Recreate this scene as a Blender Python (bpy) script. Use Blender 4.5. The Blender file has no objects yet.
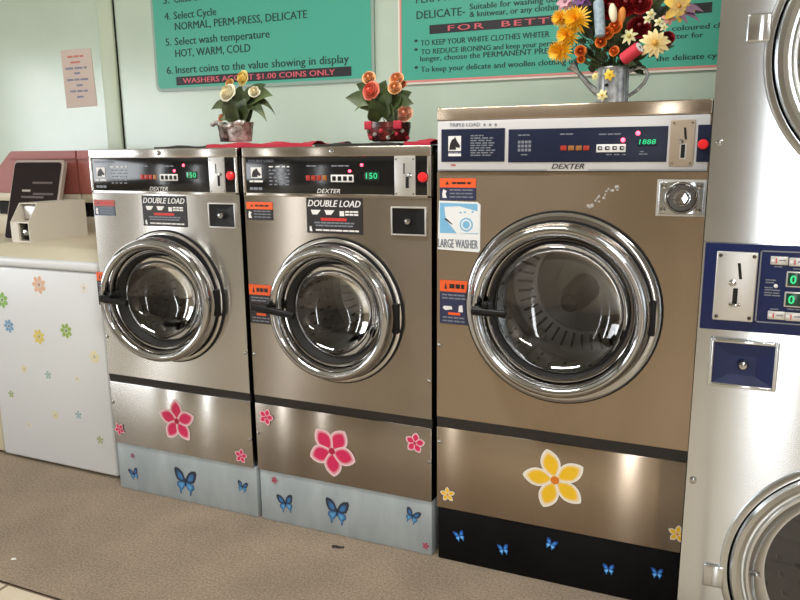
import bpy, bmesh, math, random
from mathutils import Vector, Matrix
random.seed(7)
SC = bpy.context.scene
COL = SC.collection
PI = math.pi

# ------------------------------------------------------------------ camera
CAM = Vector((2.1118, -2.0303, 1.2977)); YAW, PITCH, ROLL, FPX = .40962, -.19954, -.00933, 728.67
_c, _s = math.cos(YAW), math.sin(YAW)
FW = Vector((-_s*math.cos(PITCH), _c*math.cos(PITCH), math.sin(PITCH)))
R0 = Vector((_c, _s, 0)); U0 = R0.cross(FW)
RT = R0*math.cos(ROLL) + U0*math.sin(ROLL); UP = -R0*math.sin(ROLL) + U0*math.cos(ROLL)

def at(px, py, Y):
    """where the sight line through a photo pixel meets the upright plane y = Y"""
    d = FW + RT*((px-400)/FPX) - UP*((py-300)/FPX)
    return CAM + d*((Y-CAM.y)/d.y)
def rect(x0, y0, x1, y1, Y):
    a = at(x0, (y0+y1)/2, Y).x; b = at(x1, (y0+y1)/2, Y).x
    t = at((x0+x1)/2, y0, Y).z; u = at((x0+x1)/2, y1, Y).z
    return a, b, u, t          # x0, x1, z0, z1
def size_at(px, p):            # metres for px pixels at point p
    return px*((p-CAM).dot(FW))/FPX

cam = bpy.data.cameras.new('camera'); co = bpy.data.objects.new('camera', cam); COL.objects.link(co)
M = Matrix((RT, UP, -FW)).transposed().to_4x4(); M.translation = CAM
co.matrix_world = M
cam.sensor_width = 36; cam.lens = FPX/800*36; cam.clip_start = .02
SC.camera = co

# ------------------------------------------------------------------ materials
MATS = {}
def lin(c):
    return tuple((v/12.92 if v <= .04045 else ((v+.055)/1.055)**2.4) for v in c)
def rgb(r, g, b): return lin((r/255, g/255, b/255)) + (1,)
def mat(name, col=(.5,.5,.5,1), rough=.5, metal=0, spec=.5, emit=None, estr=0, coat=0):
    m = bpy.data.materials.new(name); m.use_nodes = True
    b = m.node_tree.nodes['Principled BSDF']
    b.inputs['Base Color'].default_value = col; b.inputs['Roughness'].default_value = rough
    b.inputs['Metallic'].default_value = metal; b.inputs['Specular IOR Level'].default_value = spec
    b.inputs['Coat Weight'].default_value = coat
    if emit: b.inputs['Emission Color'].default_value = emit; b.inputs['Emission Strength'].default_value = estr
    MATS[name] = m
    return m
def nodes(m): return m.node_tree.nodes, m.node_tree.links, m.node_tree.nodes['Principled BSDF']
def noise_mix(m, c1, c2, scale, detail=4, stretch=(1,1,1), bump=0, lo=.3, hi=.7, rough=None):
    n, l, b = nodes(m)
    tc = n.new('ShaderNodeTexCoord'); mp = n.new('ShaderNodeMapping'); mp.inputs['Scale'].default_value = stretch
    t = n.new('ShaderNodeTexNoise'); t.inputs['Scale'].default_value = scale; t.inputs['Detail'].default_value = detail
    r = n.new('ShaderNodeValToRGB'); r.color_ramp.elements[0].color = c1; r.color_ramp.elements[1].color = c2
    r.color_ramp.elements[0].position = lo; r.color_ramp.elements[1].position = hi
    l.new(tc.outputs['Object'], mp.inputs['Vector']); l.new(mp.outputs[0], t.inputs['Vector'])
    l.new(t.outputs['Fac'], r.inputs[0]); l.new(r.outputs[0], b.inputs['Base Color'])
    if bump:
        bp = n.new('ShaderNodeBump'); bp.inputs['Strength'].default_value = bump; bp.inputs['Distance'].default_value = .002
        l.new(t.outputs['Fac'], bp.inputs['Height']); l.new(bp.outputs[0], b.inputs['Normal'])
    if rough:
        mr = n.new('ShaderNodeMapRange'); mr.inputs['To Min'].default_value = rough[0]; mr.inputs['To Max'].default_value = rough[1]
        l.new(t.outputs['Fac'], mr.inputs['Value']); l.new(mr.outputs[0], b.inputs['Roughness'])
    return t
def steel(name, c1, c2, rough=(.22,.25), aniso=1.0, rot=0.0):
    m = mat(name, c1, .3, 1)
    noise_mix(m, c1, c2, 2.2, 4, (1.5, 1.5, 2.5), 0, .2, .8)
    m.node_tree.nodes['Principled BSDF'].inputs['Roughness'].default_value = sum(rough)/2
    n, l, b = nodes(m)
    tg = n.new('ShaderNodeCombineXYZ'); tg.inputs[1].default_value = .12; tg.inputs[2].default_value = 1   # highlights stretch up and down
    l.new(tg.outputs[0], b.inputs['Tangent'])
    b.inputs['Anisotropic'].default_value = aniso; b.inputs['Anisotropic Rotation'].default_value = rot
    return m
steel('steel', rgb(202,199,194), rgb(210,207,202))
steel('steel_mid_reflect', rgb(166,157,146), rgb(174,165,154))  # darker copy of the same steel, dim warm reflection put into its colour
steel('steel_warm_reflect', rgb(176,160,142), rgb(184,168,150))  # brown reflection of the room put into the base colour
steel('steel_bright', rgb(200,204,207), rgb(208,212,215), (.17,.19))
mat('chrome', rgb(178,178,178), .10, 1)
mat('chrome_dark', rgb(105,102,98), .22, 1)
mat('drum_steel', rgb(150,148,145), .32, 1)
mat('drum_dark', rgb(62,60,58), .35, .8)
mat('black_gloss', rgb(16,16,18), .12, 0, .6)
mat('black_plastic', rgb(16,16,17), .42, 0, .3)
mat('rubber', rgb(30,29,28), .55)
mat('band_grey', rgb(58,56,55), .32, .4)
mat('gap_and_shade', rgb(14,13,13), .8)  # near-black for gaps and slots, and for painted-in shade
mat('navy', rgb(27,33,56), .35, 0, .3)
mat('navy_bright', rgb(20,32,76), .32, 0, .35)
mat('panel_silver', rgb(206,205,205), .38, .25)
mat('coin_steel', rgb(206,204,200), .38, .75)
mat('coin_beige', rgb(176,160,140), .45, .5)
mat('red_button', rgb(205,30,36), .3, 0, .5, rgb(255,40,40), .25)
mat('led_red', rgb(255,70,80), .3, 0, .5, rgb(255,60,80), 9)
mat('led_dim', rgb(150,40,24), .4, 0, .5, rgb(220,50,20), .12)
mat('led_amber', rgb(140,90,40), .4, 0, .5, rgb(220,120,30), .1)
mat('led_green', rgb(40,200,130), .4, 0, .5, rgb(40,230,140), .45)
mat('lens_green', rgb(20,62,48), .2)
mat('white_paint', rgb(217,219,220), .35)
mat('beige_paint', rgb(212,200,176), .42)
mat('coin_box_paint', rgb(214,206,192), .45)
mat('maroon', rgb(158,88,78), .5)
mat('lid_dark', rgb(42,32,31), .7, 0, .08)
mat('lid_edge', rgb(165,150,138), .4)
mat('sign_teal', rgb(70,170,146), .42)
mat('sign_grey', rgb(150,170,158), .4)
mat('sign_pink', rgb(226,140,132), .45)
mat('sign_cream', rgb(236,226,214), .5)
mat('ink', rgb(22,58,52), .6)
mat('ink_black', rgb(28,27,32), .5)
mat('ink_pink', rgb(216,92,104), .5)
mat('ink_white', rgb(228,226,224), .5)
mat('ink_grey', rgb(120,124,134), .5)
mat('ink_red', rgb(206,46,46), .5)
mat('paper', rgb(214,196,186), .8)
mat('label_black', rgb(34,29,30), .45)
mat('label_orange', rgb(232,92,36), .5)
mat('label_faded', rgb(176,82,74), .5)
mat('label_slate', rgb(84,96,112), .5)
mat('label_navy', rgb(42,46,78), .45)
mat('label_blue', rgb(120,178,214), .5)
mat('label_white', rgb(226,228,228), .5)
mat('red_cloth', rgb(176,40,58), .85)
mat('dark_cloth', rgb(44,40,38), .9)
m = mat('plinth_grey', rgb(150,166,172), .5); noise_mix(m, rgb(152,162,166), rgb(172,181,184), 5, 5, (3,1,1), .05)
m = mat('plinth_black', rgb(13,13,14), .5, 0, .12); noise_mix(m, rgb(10,10,11), rgb(20,20,21), 6, 4)
m = mat('pot_bark', rgb(70,56,46), .6); noise_mix(m, rgb(44,38,33), rgb(150,140,128), 38, 5, (1,1,1), .3, .45, .62)
m = mat('pot_silver', rgb(150,140,132), .4, .3); noise_mix(m, rgb(92,84,76), rgb(204,198,190), 46, 5, (1,1,1), .3, .35, .65)
m = mat('pot_red', rgb(92,30,26), .25); noise_mix(m, rgb(40,22,20), rgb(112,36,32), 40, 5, (1,1,1), .2, .4, .62)
m = mat('galvanised', rgb(150,152,152), .38, .8); noise_mix(m, rgb(122,124,124), rgb(190,192,192), 40, 4, (1,1,1), .05)
m = mat('candle_blue', rgb(140,160,170), .6); noise_mix(m, rgb(124,146,158), rgb(164,178,184), 90, 3)
m = mat('leaf', rgb(58,72,34), .5); noise_mix(m, rgb(36,52,24), rgb(84,98,52), 24, 4)
m = mat('leaf_dark', rgb(34,46,26), .55); noise_mix(m, rgb(34,44,24), rgb(78,88,48), 30, 4)

# per-corner colour attribute: printed stickers and petals
m = mat('tinted', (1,1,1,1), .5); n, l, b = nodes(m)
a = n.new('ShaderNodeVertexColor'); a.layer_name = 'Col'; l.new(a.outputs[0], b.inputs['Base Color'])

# thin glass
m = bpy.data.materials.new('glass'); m.use_nodes = True; MATS['glass'] = m
n, l = m.node_tree.nodes, m.node_tree.links; n.clear()
o = n.new('ShaderNodeOutputMaterial'); mx = n.new('ShaderNodeMixShader'); tr = n.new('ShaderNodeBsdfTransparent'); gl = n.new('ShaderNodeBsdfGlossy')
fr = n.new('ShaderNodeFresnel'); fr.inputs[0].default_value = 1.5
tr.inputs[0].default_value = (.76,.76,.75,1); gl.inputs['Roughness'].default_value = .03
mm = n.new('ShaderNodeMath'); mm.operation = 'MULTIPLY_ADD'; mm.inputs[1].default_value = .9; mm.inputs[2].default_value = .05
l.new(fr.outputs[0], mm.inputs[0]); l.new(mm.outputs[0], mx.inputs[0]); l.new(tr.outputs[0], mx.inputs[1]); l.new(gl.outputs[0], mx.inputs[2]); l.new(mx.outputs[0], o.inputs[0])

# carpet, tiles, walls
m = mat('carpet', rgb(150,132,114), .95, 0, .1)
n, l, b = nodes(m)
tc = n.new('ShaderNodeTexCoord')
t1 = n.new('ShaderNodeTexNoise'); t1.inputs['Scale'].default_value = 130; t1.inputs['Detail'].default_value = 5; t1.inputs['Roughness'].default_value = .75
t2 = n.new('ShaderNodeTexNoise'); t2.inputs['Scale'].default_value = 3.5; t2.inputs['Detail'].default_value = 4
r1 = n.new('ShaderNodeValToRGB'); r1.color_ramp.elements[0].position = .3; r1.color_ramp.elements[1].position = .7
r1.color_ramp.elements[0].color = rgb(118,105,90); r1.color_ramp.elements[1].color = rgb(178,163,144)
r2 = n.new('ShaderNodeValToRGB'); r2.color_ramp.elements[0].position = .3; r2.color_ramp.elements[1].position = .75
r2.color_ramp.elements[0].color = (.8,.79,.78,1); r2.color_ramp.elements[1].color = (1.08,1.05,1.02,1)
mu = n.new('ShaderNodeMix'); mu.data_type = 'RGBA'; mu.blend_type = 'MULTIPLY'; mu.inputs[0].default_value = 1
l.new(tc.outputs['Object'], t1.inputs['Vector']); l.new(tc.outputs['Object'], t2.inputs['Vector'])
l.new(t1.outputs['Fac'], r1.inputs[0]); l.new(t2.outputs['Fac'], r2.inputs[0])
l.new(r1.outputs[0], mu.inputs[6]); l.new(r2.outputs[0], mu.inputs[7]); l.new(mu.outputs[2], b.inputs['Base Color'])
bp = n.new('ShaderNodeBump'); bp.inputs['Strength'].default_value = .7; bp.inputs['Distance'].default_value = .004
l.new(t1.outputs['Fac'], bp.inputs['Height']); l.new(bp.outputs[0], b.inputs['Normal'])

m = mat('tiles', rgb(206,192,170), .35)
n, l, b = nodes(m)
tc = n.new('ShaderNodeTexCoord'); mp = n.new('ShaderNodeMapping'); mp.inputs['Location'].default_value = (-.174, .640, 0)
br = n.new('ShaderNodeTexBrick'); br.offset = 0; br.inputs['Scale'].default_value = 1
br.inputs['Brick Width'].default_value = .33; br.inputs['Row Height'].default_value = .33; br.inputs['Mortar Size'].default_value = .006
br.inputs['Color1'].default_value = rgb(208,194,172); br.inputs['Color2'].default_value = rgb(202,188,166); br.inputs['Mortar'].default_value = rgb(120,104,86)
l.new(tc.outputs['Object'], mp.inputs[0]); l.new(mp.outputs[0], br.inputs['Vector']); l.new(br.outputs['Color'], b.inputs['Base Color'])
m = mat('wall_mint', rgb(186,208,188), .22, 0, .8); noise_mix(m, rgb(190,207,190), rgb(197,213,196), 4, 3, (1,1,1), .03)
m = mat('wall_far', rgb(148,138,126), .6); noise_mix(m, rgb(138,128,116), rgb(158,148,135), 3, 3)
mat('wall_side', rgb(158,148,132), .6)
mat('ceiling_white', rgb(222,220,210), .8)
mat('trim_mint', rgb(196,208,184), .35)
mat('window_frame', rgb(180,180,176), .4)
mat('lid_print', rgb(88,72,66), .6)
mat('note_ink', rgb(140,140,160), .8)
mat('note_red', rgb(206,130,120), .8)
mat('purple_leaf', rgb(92,58,82), .6)
mat('spool_red', rgb(206,50,66), .6)
mat('litter', rgb(40,33,28), .8)
mat('litter_white', rgb(226,222,212), .8)

# ------------------------------------------------------------------ mesh builder
class MB:
    def __init__(s): s.v = []; s.f = []      # face: (idx tuple, mat name, colour or list, smooth)
    def add(s, verts, faces, m, col=None, smooth=True):
        k = len(s.v); s.v += [Vector(p) for p in verts]
        for i, f in enumerate(faces):
            c = col[i] if isinstance(col, list) else col
            s.f.append((tuple(j+k for j in f), m, c, smooth))
        return s
    def _bm(s, bm, m, mtx=None, col=None, smooth=True):
        bm.verts.ensure_lookup_table(); bm.normal_update()
        vs = [(mtx @ v.co if mtx else v.co.copy()) for v in bm.verts]
        for i, v in enumerate(bm.verts): v.index = i
        s.add(vs, [[v.index for v in f.verts] for f in bm.faces], m, col, smooth); bm.free()
        return s
    def box(s, x0, x1, y0, y1, z0, z1, m, bev=0, seg=2, mtx=None, col=None):
        bm = bmesh.new(); bmesh.ops.create_cube(bm, size=1)
        for v in bm.verts: v.co = Vector((x0+(v.co.x+.5)*(x1-x0), y0+(v.co.y+.5)*(y1-y0), z0+(v.co.z+.5)*(z1-z0)))
        if bev: bmesh.ops.bevel(bm, geom=bm.edges[:], offset=bev, segments=seg, affect='EDGES', profile=.5, clamp_overlap=True)
        return s._bm(bm, m, mtx, col)
    def lathe(s, prof, m, c=(0,0,0), axis='y', n=64, mtx=None, col=None):
        """prof: (radius, position along axis)"""
        vs = []; fs = []
        for r, a in prof:
            for i in range(n):
                t = 2*PI*i/n; u, w = r*math.cos(t), r*math.sin(t)
                p = Vector((u, a, w)) if axis == 'y' else Vector((u, w, a))
                p = (mtx @ p) if mtx else p
                vs.append(p + Vector(c))
        k = len(prof)
        for j in range(k-1):
            for i in range(n):
                a, b2 = j*n+i, j*n+(i+1) % n
                fs.append((a, b2, b2+n, a+n) if axis == 'z' else (a, a+n, b2+n, b2))
        return s.add(vs, fs, m, col)
    def prism(s, poly, y0, y1, m, col=None, mtx=None, smooth=False):
        """poly (x,z) counter-clockwise seen from -y; extruded y0 (front) .. y1"""
        n = len(poly)
        vs = [Vector((x, y0, z)) for x, z in poly] + [Vector((x, y1, z)) for x, z in poly]
        if mtx: vs = [mtx @ v for v in vs]
        fs = [tuple(range(n)), tuple(reversed(range(n, 2*n)))] + [(i, i+n, (i+1) % n+n, (i+1) % n) for i in range(n)]
        return s.add(vs, fs, m, col, smooth)
    def flat(s, poly, y, m, col=None):
        return s.add([(x, y, z) for x, z in poly], [tuple(range(len(poly)))], m, col, False)
    def quad(s, r, y, m, th=.0008, col=None):
        x0, x1, z0, z1 = r
        return s.prism([(x0,z0),(x1,z0),(x1,z1),(x0,z1)], y-th, y, m, col)
    def tube(s, pts, rad, m, n=10, cap=True, col=None):
        pts = [Vector(p) for p in pts]; vs = []; fs = []
        rads = rad if isinstance(rad, (list, tuple)) else [rad]*len(pts)
        prev = None
        for i, p in enumerate(pts):
            d = (pts[min(i+1, len(pts)-1)]-pts[max(i-1, 0)]).normalized()
            if prev is None:
                u = d.orthogonal().normalized()
            else:
                u = (prev - d*prev.dot(d)).normalized()
            prev = u; w = d.cross(u)
            for k in range(n):
                t = 2*PI*k/n; vs.append(p+(u*math.cos(t)+w*math.sin(t))*rads[i])
        for i in range(len(pts)-1):
            for k in range(n):
                a, b2 = i*n+k, i*n+(k+1) % n
                fs.append((a, b2, b2+n, a+n))
        if cap:
            fs.append(tuple(reversed(range(n)))); e = (len(pts)-1)*n; fs.append(tuple(range(e, e+n)))
        return s.add(vs, fs, m, col)
    def plate_hole(s, x0, x1, z0, z1, cx, cz, r, y, m, th=.012, n=96):
        """sheet with a round hole; edges folded back"""
        ring = [(cx+r*math.cos(2*PI*i/n), cz+r*math.sin(2*PI*i/n)) for i in range(n)]
        out = []
        for i in range(n):
            t = 2*PI*i/n; dx, dz = math.cos(t), math.sin(t)
            k = min([( (x1-cx)/dx if dx > 1e-9 else (x0-cx)/dx if dx < -1e-9 else 1e9), ((z1-cz)/dz if dz > 1e-9 else (z0-cz)/dz if dz < -1e-9 else 1e9)])
            out.append([cx+dx*k, cz+dz*k])
        for X in (x0, x1):
            for Z in (z0, z1):
                j = min(range(n), key=lambda q: (out[q][0]-X)**2+(out[q][1]-Z)**2); out[j] = [X, Z]
        vs = [(a, y+.0, c) for a, c in ring] + [(a, y, c) for a, c in out] + [(a, y+th, c) for a, c in out] + [(a, y+th, c) for a, c in ring]
        fs = []
        for i in range(n):
            j = (i+1) % n
            fs += [(i, n+i, n+j, j), (n+i, 2*n+i, 2*n+j, n+j), (3*n+i, i, j, 3*n+j)]
        return s.add(vs, [tuple(reversed(f)) for f in fs], m, None, False)
    def build(s, name, parent=None, smooth=True, ang=35):
        me = bpy.data.meshes.new(name); off = Vector((0,0,0)); q = parent
        while q is not None: off += q.location; q = q.parent
        me.from_pydata([v-off for v in s.v], [], [f[0] for f in s.f])
        names = []
        for f in s.f:
            if f[1] not in names: names.append(f[1])
        for nm in names: me.materials.append(MATS[nm])
        me.polygons.foreach_set('material_index', [names.index(f[1]) for f in s.f])
        me.polygons.foreach_set('use_smooth', [bool(f[3] and smooth) for f in s.f])
        if any(f[2] is not None for f in s.f):
            at_ = me.color_attributes.new('Col', 'FLOAT_COLOR', 'CORNER'); d = []
            for f in s.f:
                c = f[2]
                if c is None: c = (1,1,1,1)
                for k in range(len(f[0])): d += list(c[k] if isinstance(c[0], (tuple, list)) else c)
            at_.data.foreach_set('color', d)
        me.validate(); me.update()
        if smooth: me.set_sharp_from_angle(angle=math.radians(ang))
        o = bpy.data.objects.new(name, me); COL.objects.link(o); o.parent = parent
        return o

def thing(name, label, cat, loc, group=None):
    o = bpy.data.objects.new(name, None); COL.objects.link(o); o.location = loc; o.empty_display_size = .1
    o['label'] = label; o['category'] = cat
    if group: o['group'] = group
    return o
def tag(o, label, cat, group=None):
    o['label'] = label; o['category'] = cat
    if group: o['group'] = group
    return o
def struct(o): o['kind'] = 'structure'; return o

# lettering -------------------------------------------------------
def glyphs(s, shear=0, bold=0, spacing=1.0):
    cu = bpy.data.curves.new('t', 'FONT'); cu.body = s; cu.size = 1; cu.shear = shear; cu.offset = bold; cu.resolution_u = 2
    cu.space_character = spacing
    ob = bpy.data.objects.new('t', cu); COL.objects.link(ob)
    dg = bpy.context.evaluated_depsgraph_get(); dg.update(); ev = ob.evaluated_get(dg); me = ev.to_mesh()
    vs = [v.co.copy() for v in me.vertices]; fs = [tuple(p.vertices) for p in me.polygons]
    ev.to_mesh_clear(); bpy.data.objects.remove(ob); bpy.data.curves.remove(cu)
    return vs, fs
_h, _ = glyphs('H'); CAPH = max(v.y for v in _h)
def write(mb, s, x0, x1, z, cap, y, m, shear=0, bold=0, spacing=1.0, fat=0):
    if bold: fat, bold = max(fat, cap*.07), 0
    vs, fs = glyphs(s, shear, bold, spacing)
    a = min(v.x for v in vs); b = max(v.x for v in vs); k = (x1-x0)/(b-a); q = cap/CAPH
    for d in ((-.5, .5) if fat else (0,)): mb.add([(x0+(v.x-a)*k+d*fat, y-.0001*(d > 0), z+v.y*q) for v in vs], fs, m, None, False)
def write_px(mb, s, px0, py, px1, cap, Y, m, **k):
    """baseline starts at pixel (px0, py), ends at column px1, cap height in pixels"""
    p = at(px0, py, Y); q = at(px1, py, Y); c = at(px0, py-cap, Y).z-p.z
    write(mb, s, p.x, q.x, p.z, c, Y, m, **k)
def dashes(mb, x0, x1, z, h, y, m, n=6, seed=0, fill=.85):
    """a line of print too small to read"""
    rr = random.Random(seed); ws = [rr.uniform(.5, 1.6) for _ in range(n)]; t = sum(ws); x = x0
    for w in ws:
        d = w/t*(x1-x0); mb.flat([(x,z),(x+d*fill,z),(x+d*fill,z+h),(x,z+h)], y, m); x += d

# printed decals ---------------------------------------------------
def petal_outline(L, W, ang, n=12, point=.6, swirl=0):
    pts = []
    for i in range(2*n):
        t = i/n
        side = 1 if t <= 1 else -1
        u = t if t <= 1 else 2-t
        w = W*max(0, math.sin(PI*u**point))**.72*side if 0 < u < 1 else 0
        x = u*L; y = w + swirl*L*u*u
        pts.append((x*math.cos(ang)-y*math.sin(ang), x*math.sin(ang)+y*math.cos(ang)))
    return pts
def flower_decal(name, parent, c, size, rim, mid, core, Y, rot, W=.34, point=1.35, n=5, inner=.82, xmax=99):
    mb = MB(); L = size/2
    for k in range(n):
        a = rot + 2*PI*k/n
        o1 = petal_outline(L, W*L, a, 16, point)
        ax, az = math.cos(a)*L*.45, math.sin(a)*L*.45
        rings = [(1.0, rim), (.93, rim), (inner-.12, mid), (.3, mid), (.0, mid)]
        vs = []; cols = []
        for s_, cc in rings:
            for (x, z) in o1:
                vs.append((min(xmax, c.x+(x-ax)*s_+ax), Y-.0003*k, c.z+(z-az)*s_+az)); cols.append(cc)
        m_ = len(o1); fs = []; fc = []
        for r in range(len(rings)-1):
            for i in range(m_):
                j = (i+1) % m_; f = (r*m_+i, r*m_+j, (r+1)*m_+j, (r+1)*m_+i)
                fs.append(f); fc.append([cols[q] for q in f])
        mb.add(vs, fs, 'tinted', fc, False)
    cr = [(min(xmax, c.x+math.cos(t*PI/8)*L*.13), c.z+math.sin(t*PI/8)*L*.13) for t in range(16)]
    mb.flat(cr, Y-.0019, 'tinted', core)
    return mb.build(name, parent, False)
UPW = [(0,.08),(.08,.32),(.22,.66),(.5,.9),(.86,.97),(.95,.75),(.88,.4),(.72,.06),(.4,-.06),(.1,-.05)]
LOW = [(0,.02),(.38,.0),(.68,-.08),(.74,-.36),(.5,-.62),(.46,-.95),(.36,-.96),(.34,-.66),(.16,-.5),(.03,-.2)]
def butterfly_decal(name, parent, c, size, Y, rot=0, tone=1, bright=False):
    mb = MB(); s = size/2; ca, sa = math.cos(rot), math.sin(rot)
    dark = rgb(44,52,66) if not bright else rgb(20,70,150)
    blue = rgb(58,118,176) if not bright else rgb(60,150,235)
    pale = rgb(96,164,208) if not bright else rgb(140,200,250)
    for sx in (1, -1):
        for shape, e, k in ((UPW, dark, 0), (LOW, blue, 1)):
            pts = [(sx*x, z) for x, z in shape]
            if sx < 0: pts = pts[::-1]
            gx = sum(p[0] for p in pts)/len(pts); gz = sum(p[1] for p in pts)/len(pts)
            vs = []; cols = []
            for sc, cc in ((1, dark if k == 0 else rgb(40,70,110) if not bright else blue), (.72, dark if k == 0 else blue), (.3, blue if k == 0 else pale), (0, blue if k == 0 else pale)):
                for x, z in pts:
                    X = gx*.85*(1-sc)+x*sc; Z = gz*.7*(1-sc)+z*sc
                    vs.append((c.x+s*(X*ca-Z*sa), Y-.0003*k, c.z+s*(X*sa+Z*ca))); cols.append(cc)
            n_ = len(pts); fs = []; fc = []
            for r in range(3):
                for i in range(n_):
                    j = (i+1) % n_; f = (r*n_+i, r*n_+j, (r+1)*n_+j, (r+1)*n_+i); fs.append(f); fc.append([cols[q] for q in f])
            mb.add(vs, fs, 'tinted', fc, False)
    body = [(.045,-.3),(.06,.0),(.05,.2),(0,.28),(-.05,.2),(-.06,0),(-.045,-.3)]
    mb.flat([(c.x+s*(x*ca-z*sa), c.z+s*(x*sa+z*ca)) for x, z in body], Y-.0008, 'tinted', rgb(26,40,62))
    for sx in (1,-1):
        mb.flat([(c.x+s*(x*ca-z*sa), c.z+s*(x*sa+z*ca)) for x, z in ((0,.22),(sx*.03,.22),(sx*.2,.55),(sx*.17,.56))], Y-.0006, 'tinted', rgb(26,40,62))
    return mb.build(name, parent, False)
def dot_flower(name, parent, c, size, col, Y, n=6):
    mb = MB(); s = size/2
    mid = tuple(col[i]*.7 for i in range(3))+(1,)
    for k in range(n):
        a = 2*PI*k/n+.4; px, pz = c.x+math.cos(a)*s*.64, c.z+math.sin(a)*s*.64
        pts = []
        for i in range(10):
            t = 2*PI*i/10; u, w = .36*s*math.cos(t), .25*s*math.sin(t)
            pts.append((px+u*math.cos(a)-w*math.sin(a), pz+u*math.sin(a)+w*math.cos(a)))
        mb.flat(pts, Y, 'tinted', col)
    mb.flat([(c.x+.22*s*math.cos(t*PI/5), c.z+.22*s*math.sin(t*PI/5)) for t in range(10)], Y, 'tinted', mid)
    return mb.build(name, parent, False)

# ------------------------------------------------------------------ setting
XL, XR, YB, YF, ZC = -3.3, 4.3, .95, -5.2, 2.75
def slab(name, r, m, **k):
    return struct(MB().box(*r, m).build(name, None, False))
slab('floor', (XL, XR, YF, YB, -.06, -.006), 'tiles')
slab('ceiling', (XL, XR, YF, YB, ZC, ZC+.06), 'ceiling_white')
slab('wall_back', (XL, XR, YB, YB+.1, -.06, ZC), 'wall_mint')
slab('wall_right', (XR, XR+.1, YF, YB, -.06, ZC), 'wall_side')
def wall_windows(name, along, c0, c1, lo, hi, openings, m):
    """wall with openings; along 'x' (fixed y c0..c1) or 'y' (fixed x)"""
    mb = MB(); cuts = sorted(openings); p = lo
    def b(a0, a1, z0, z1):
        if a1-a0 < 1e-4 or z1-z0 < 1e-4: return
        mb.box(a0, a1, c0, c1, z0, z1, m) if along == 'x' else mb.box(c0, c1, a0, a1, z0, z1, m)
    for a0, a1, z0, z1 in cuts:
        b(p, a0, -.06, ZC); b(a0, a1, -.06, z0); b(a0, a1, z1, ZC); p = a1
    b(p, hi, -.06, ZC)
    struct(mb.build(name, None, False))
    for i, (a0, a1, z0, z1) in enumerate(cuts):
        f = MB(); w = min(.04, (a1-a0)*.07)
        def fr(p0, p1, q0, q1):
            e0, e1 = c0+.02, c1-.02
            f.box(p0, p1, e0, e1, q0, q1, 'window_frame') if along == 'x' else f.box(e0, e1, p0, p1, q0, q1, 'window_frame')
        fr(a0, a0+w, z0, z1); fr(a1-w, a1, z0, z1); fr(a0+w, a1-w, z0, z0+w); fr(a0+w, a1-w, z1-w, z1)
        k = max(1, round((a1-a0)/1.3))
        for j in range(1, k):
            c = a0+(a1-a0)*j/k; fr(c-w/2, c+w/2, z0+w, z1-w)
        global WN
        WN += 1
        struct(f.build('window_%d' % WN, None, False))
WN = 0
FRONT = [(-2.47, -2.27, .03, 2.3), (2.48, 2.80, .03, 2.45)]
LEFT = [(-4.38, -4.0, .03, 2.2), (-3.3, -.5, .7, 2.1)]
wall_windows('wall_front', 'x', YF-.1, YF, XL, XR, FRONT, 'wall_far')
wall_windows('wall_left', 'y', XL-.1, XL, YF, YB, LEFT, 'wall_side')
# upright cover strip on the back wall
tb = MB(); a = at(103, 60, YB).x; b_ = at(117.5, 60, YB).x
tb.box(a, b_, YB-.018, YB, -.006, ZC, 'trim_mint', .007, 3)
tb.box(b_, b_+.006, YB-.004, YB, -.006, ZC, 'gap_and_shade')  # dark strip painting the shadow line beside the cover strip
struct(tb.build('trim_1'))

def on_floor(px, py):
    d = FW + RT*((px-400)/FPX) - UP*((py-300)/FPX); return CAM + d*(-CAM.z/d.z)
CF = -.640
cm = MB(); cm.box(XL, XR, CF, YB, -.006, -.002, 'carpet')
r0, r1 = on_floor(243, 514), on_floor(168, 556)
gx = [XL]+[-.5+i*.02 for i in range(91)]+[XR]; gy = [CF+i*.02 for i in range(31)]+[YB]
def ruck(x, y):
    d = Vector((r1.x-r0.x, r1.y-r0.y)); L = d.length; d /= L; q = Vector((x-r0.x, y-r0.y)); t = q.dot(d)/L; w = q.x*d.y-q.y*d.x
    if t < 0 or t > 1.1: return 0
    return 0*math.exp(-(w/.022)**2)*(1-t/1.1)*min(1, t*8)
cm.add([(x, y, ruck(x, y) if y < -.03 else 0) for y in gy for x in gx], [(j*len(gx)+i, j*len(gx)+i+1, (j+1)*len(gx)+i+1, (j+1)*len(gx)+i) for j in range(len(gy)-1) for i in range(len(gx)-1)], 'carpet')
cm.add([(XL,CF,-.006),(XR,CF,-.006),(XR,CF,0),(XL,CF,0)], [(0,1,2,3)], 'carpet')
ob = cm.build('carpet', None, True)
tag(ob, 'brown speckled carpet strip on the floor under and before the washers', 'carpet')
# ruck in the carpet in front of the washers is left flat; scraps lying on it
p = at(338, 548, 0)
def on_floor(px, py):
    d = FW + RT*((px-400)/FPX) - UP*((py-300)/FPX); return CAM + d*(-CAM.z/d.z)
p = on_floor(338, 548)
sb = MB(); vs = []
for i in range(9):
    t = i/8; w = .007*math.sin(PI*min(1, t*.95+.05)); x = p.x-.02+.04*t; y = p.y-.006+.014*t
    vs += [(x-.2*w, y-w, .001+.004*math.sin(t*4)), (x+.2*w, y+w, .006+.003*math.cos(t*5))]
sb.add(vs, [(2*i, 2*i+2, 2*i+3, 2*i+1) for i in range(8)], 'litter')
tag(sb.build('leaf_scrap'), 'dark curled leaf scrap lying on the carpet before the middle washer', 'litter')
p = on_floor(14, 560)
bm = bmesh.new(); bmesh.ops.create_icosphere(bm, subdivisions=2, radius=.008)
for v in bm.verts: v.co *= random.uniform(.7, 1.15); v.co.z *= .45; v.co.x *= 1.4
sb = MB(); sb._bm(bm, 'litter_white', Matrix.Translation((p.x, p.y, .0035)))
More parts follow.
